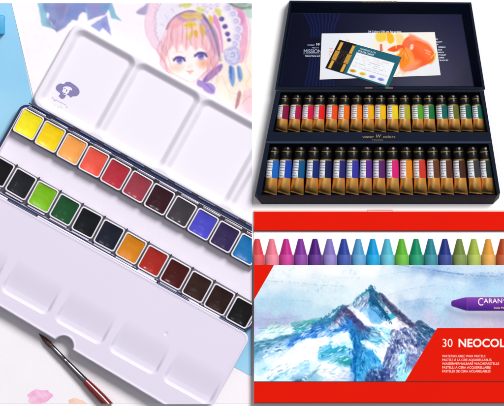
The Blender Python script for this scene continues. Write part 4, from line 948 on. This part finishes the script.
text('30', 441.4, 346.6, 11.6, LT, cb, 8.62, sx=.95); text('NEOCOLOR II', 457.6, 346.6, 11.4, LT, cb, 8.62, bold=.28, sx=.97, space=1.04)
for i, s_ in enumerate(('WATERSOLUBLE WAX PASTELS', 'PASTELS À LA CIRE AQUARELLABLES', 'WASSERVERMALBARE WACHSPASTELLE', 'PASTELLI A CERA ACQUERELLABILI', 'PASTELES DE CERA ACUARELABLES')):
    text(s_, 441.6, 356.9+i*3.78, 3.3, LT2, cb, 8.62, bold=.06, sx=[.93, .92, .97, .95, .93][i])
text('C', 477.2, 305.2, 10.6, LT, cb, 8.5, sx=.8); text('ARAN', 483.2, 302.9, 6.6, LT, cb, 8.5, bold=.05, sx=1.05); text('D’', 501.1, 300.7, 3.2, LT, cb, 8.5); text('ACHE', 504.6, 302.9, 6.6, LT, cb, 8.5, bold=.05)
text('Swiss Made', 493.2, 308.6, 3., LT2, cb, 8.5, bold=.04)

# crayons
cr = [('e2444e', 'red'), ('f28098', 'pink'), ('cc2c90', 'magenta'), ('8432a0', 'purple'), ('541c84', 'deep purple'), ('8a78c8', 'lilac'), ('2f48a6', 'cobalt blue'), ('54a2d6', 'sky blue'), ('00a0e0', 'cyan'), ('54c0d8', 'turquoise'), ('60bc30', 'grass green'),
      ('0a9466', 'emerald'), ('248896', 'teal'), ('24388a', 'navy blue'), ('748c3c', 'olive green'), ('a8be48', 'yellow green'), ('eaa440', 'light orange'), ('ba4a22', 'rust')]
wx = lathe([(0, 2.), (.35, 2.5), (.9, 2.75), (14.6, 6.1), (15.4, 6.35), (16, 6.4)], 32, -.8)
wr = lathe([(15.8, 6.9), (16, 7.02), (24, 7.05), (136, 7.05), (136.2, 6.8)], 32, -.8)
pw = pq = None
for k, (c, n) in enumerate(cr):
    x = 257.2+14.43*k
    nb = 'leftmost, ' if k == 0 else ''
    t = thing('crayon', n+' crayon, '+nb+('beside the %s one' % cr[1][1] if k == 0 else 'last on the right, next to the light orange one' if k == 17 else 'between the %s and %s ones' % (cr[k-1][1], cr[k+1][1]))+' in the tin window', 'crayon', x, 238.8, -math.pi/2, 'crayons in the red tin', 1.)
    if pw is None:
        a = obj('wax_tip', wx, mat('wax_'+c, sh(c, .92), .5, spec=.12, var=.07, vscale=350), t, smooth=True, clip=False, sharp=40); b = obj('wrapper', wr, mat('wrap_'+c, ''.join('%02x' % int(int(c[i:i+2], 16)*.82+34) for i in (0, 2, 4)), .5, spec=.12, var=.05, vscale=250), t, smooth=True, clip=False, sharp=60)
        pw, pq = a, b; CLIP2 = [a, b]; continue
    for src, m in ((pw, mat('wax_'+c, sh(c, .92), .5, spec=.12, var=.07, vscale=350)), (pq, mat('wrap_'+c, ''.join('%02x' % int(int(c[i:i+2], 16)*.82+34) for i in (0, 2, 4)), .5, spec=.12, var=.05, vscale=250))):
        o = src.copy(); COL.objects.link(o); o.data = src.data.copy(); o.data.materials[0] = m; o.parent = t

# ------------------------------------------------------------------ trim what the photographs crop
bpy.context.view_layer.update()
def cut(o, planes):
    M_ = o.matrix_world; vs = [M_ @ v.co for v in o.data.vertices]
    if not any((v-Vector(co)).dot(Vector(no)) > 1e-6 for v in vs for co, no in planes): return
    if o.data.users > 1: o.data = o.data.copy()
    bm = bmesh.new(); bm.from_mesh(o.data); bm.transform(M_)
    for co, no in planes:
        r = bmesh.ops.bisect_plane(bm, geom=bm.verts[:]+bm.edges[:]+bm.faces[:], plane_co=co, plane_no=no, clear_outer=True, dist=1e-7)
        ed = [e for e in r['geom_cut'] if isinstance(e, bmesh.types.BMEdge)]
        if ed:
            try:
                f = bmesh.ops.edgenet_fill(bm, edges=ed)
                for q in f['faces']: q.smooth = False
            except Exception: pass
    bm.transform(M_.inverted()); bm.to_mesh(o.data); bm.free()
R_, T_, B_ = (w(252, 0), (1, 0, 0)), (w(0, 3), (0, 1, 0)), (w(0, 403.4), (0, -1, 0))
for o in set(CLIP): cut(o, [R_, T_, B_])
L_ = (w(254, 0), (-1, 0, 0))
for o in CLIP2: cut(o, [L_])
for o in list(S.objects):
    if o.type == 'MESH' and len(o.data.vertices) == 0: bpy.data.objects.remove(o)

# ------------------------------------------------------------------ camera, light
D = 4000
cd = bpy.data.cameras.new('camera'); co = bpy.data.objects.new('camera', cd); COL.objects.link(co)
co.location = (0, 0, D*MM); cd.sensor_width = 36; cd.lens = 36*D/504.; cd.clip_start = .1; cd.clip_end = 60
S.camera = co
W = bpy.data.worlds.new('World'); S.world = W; W.use_nodes = True; nt = W.node_tree; bg = nt.nodes['Background']
tc = nt.nodes.new('ShaderNodeTexCoord'); sp_ = nt.nodes.new('ShaderNodeSeparateXYZ'); r = nt.nodes.new('ShaderNodeValToRGB')
r.color_ramp.elements[0].position = 0; r.color_ramp.elements[0].color = (.10, .10, .115, 1)
r.color_ramp.elements[1].position = 1.; r.color_ramp.elements[1].color = (.92, .91, .97, 1)
nt.links.new(tc.outputs['Generated'], sp_.inputs[0]); nt.links.new(sp_.outputs['Z'], r.inputs['Fac']); nt.links.new(r.outputs['Color'], bg.inputs['Color'])
bg.inputs['Strength'].default_value = .47
def area(name, loc, size, power, col=(1, 1, 1)):
    l = bpy.data.lights.new(name, 'AREA'); l.shape = 'DISK'; l.size = size; l.energy = power; l.color = col
    o = bpy.data.objects.new(name, l); COL.objects.link(o); o.location = loc
    o.rotation_euler = (-Vector(loc)).to_track_quat('-Z', 'Y').to_euler()
    return o
area('key_softbox', (3.1, 3.9, 5.6), 2.9, 655, (1, .985, .97))
ol = area('added_sheen_light', (.345, .246, 4.0), .15, .9); ol.data.shape = 'RECTANGLE'; ol.data.size_y = .03  # added light, placed so its reflection makes a sheen on the box lid
S.render.engine = 'CYCLES'
S.view_settings.view_transform = 'Standard'; S.view_settings.look = 'None'; S.view_settings.exposure = 0; S.view_settings.gamma = 1
S.render.resolution_x = 1024; S.render.resolution_y = 825
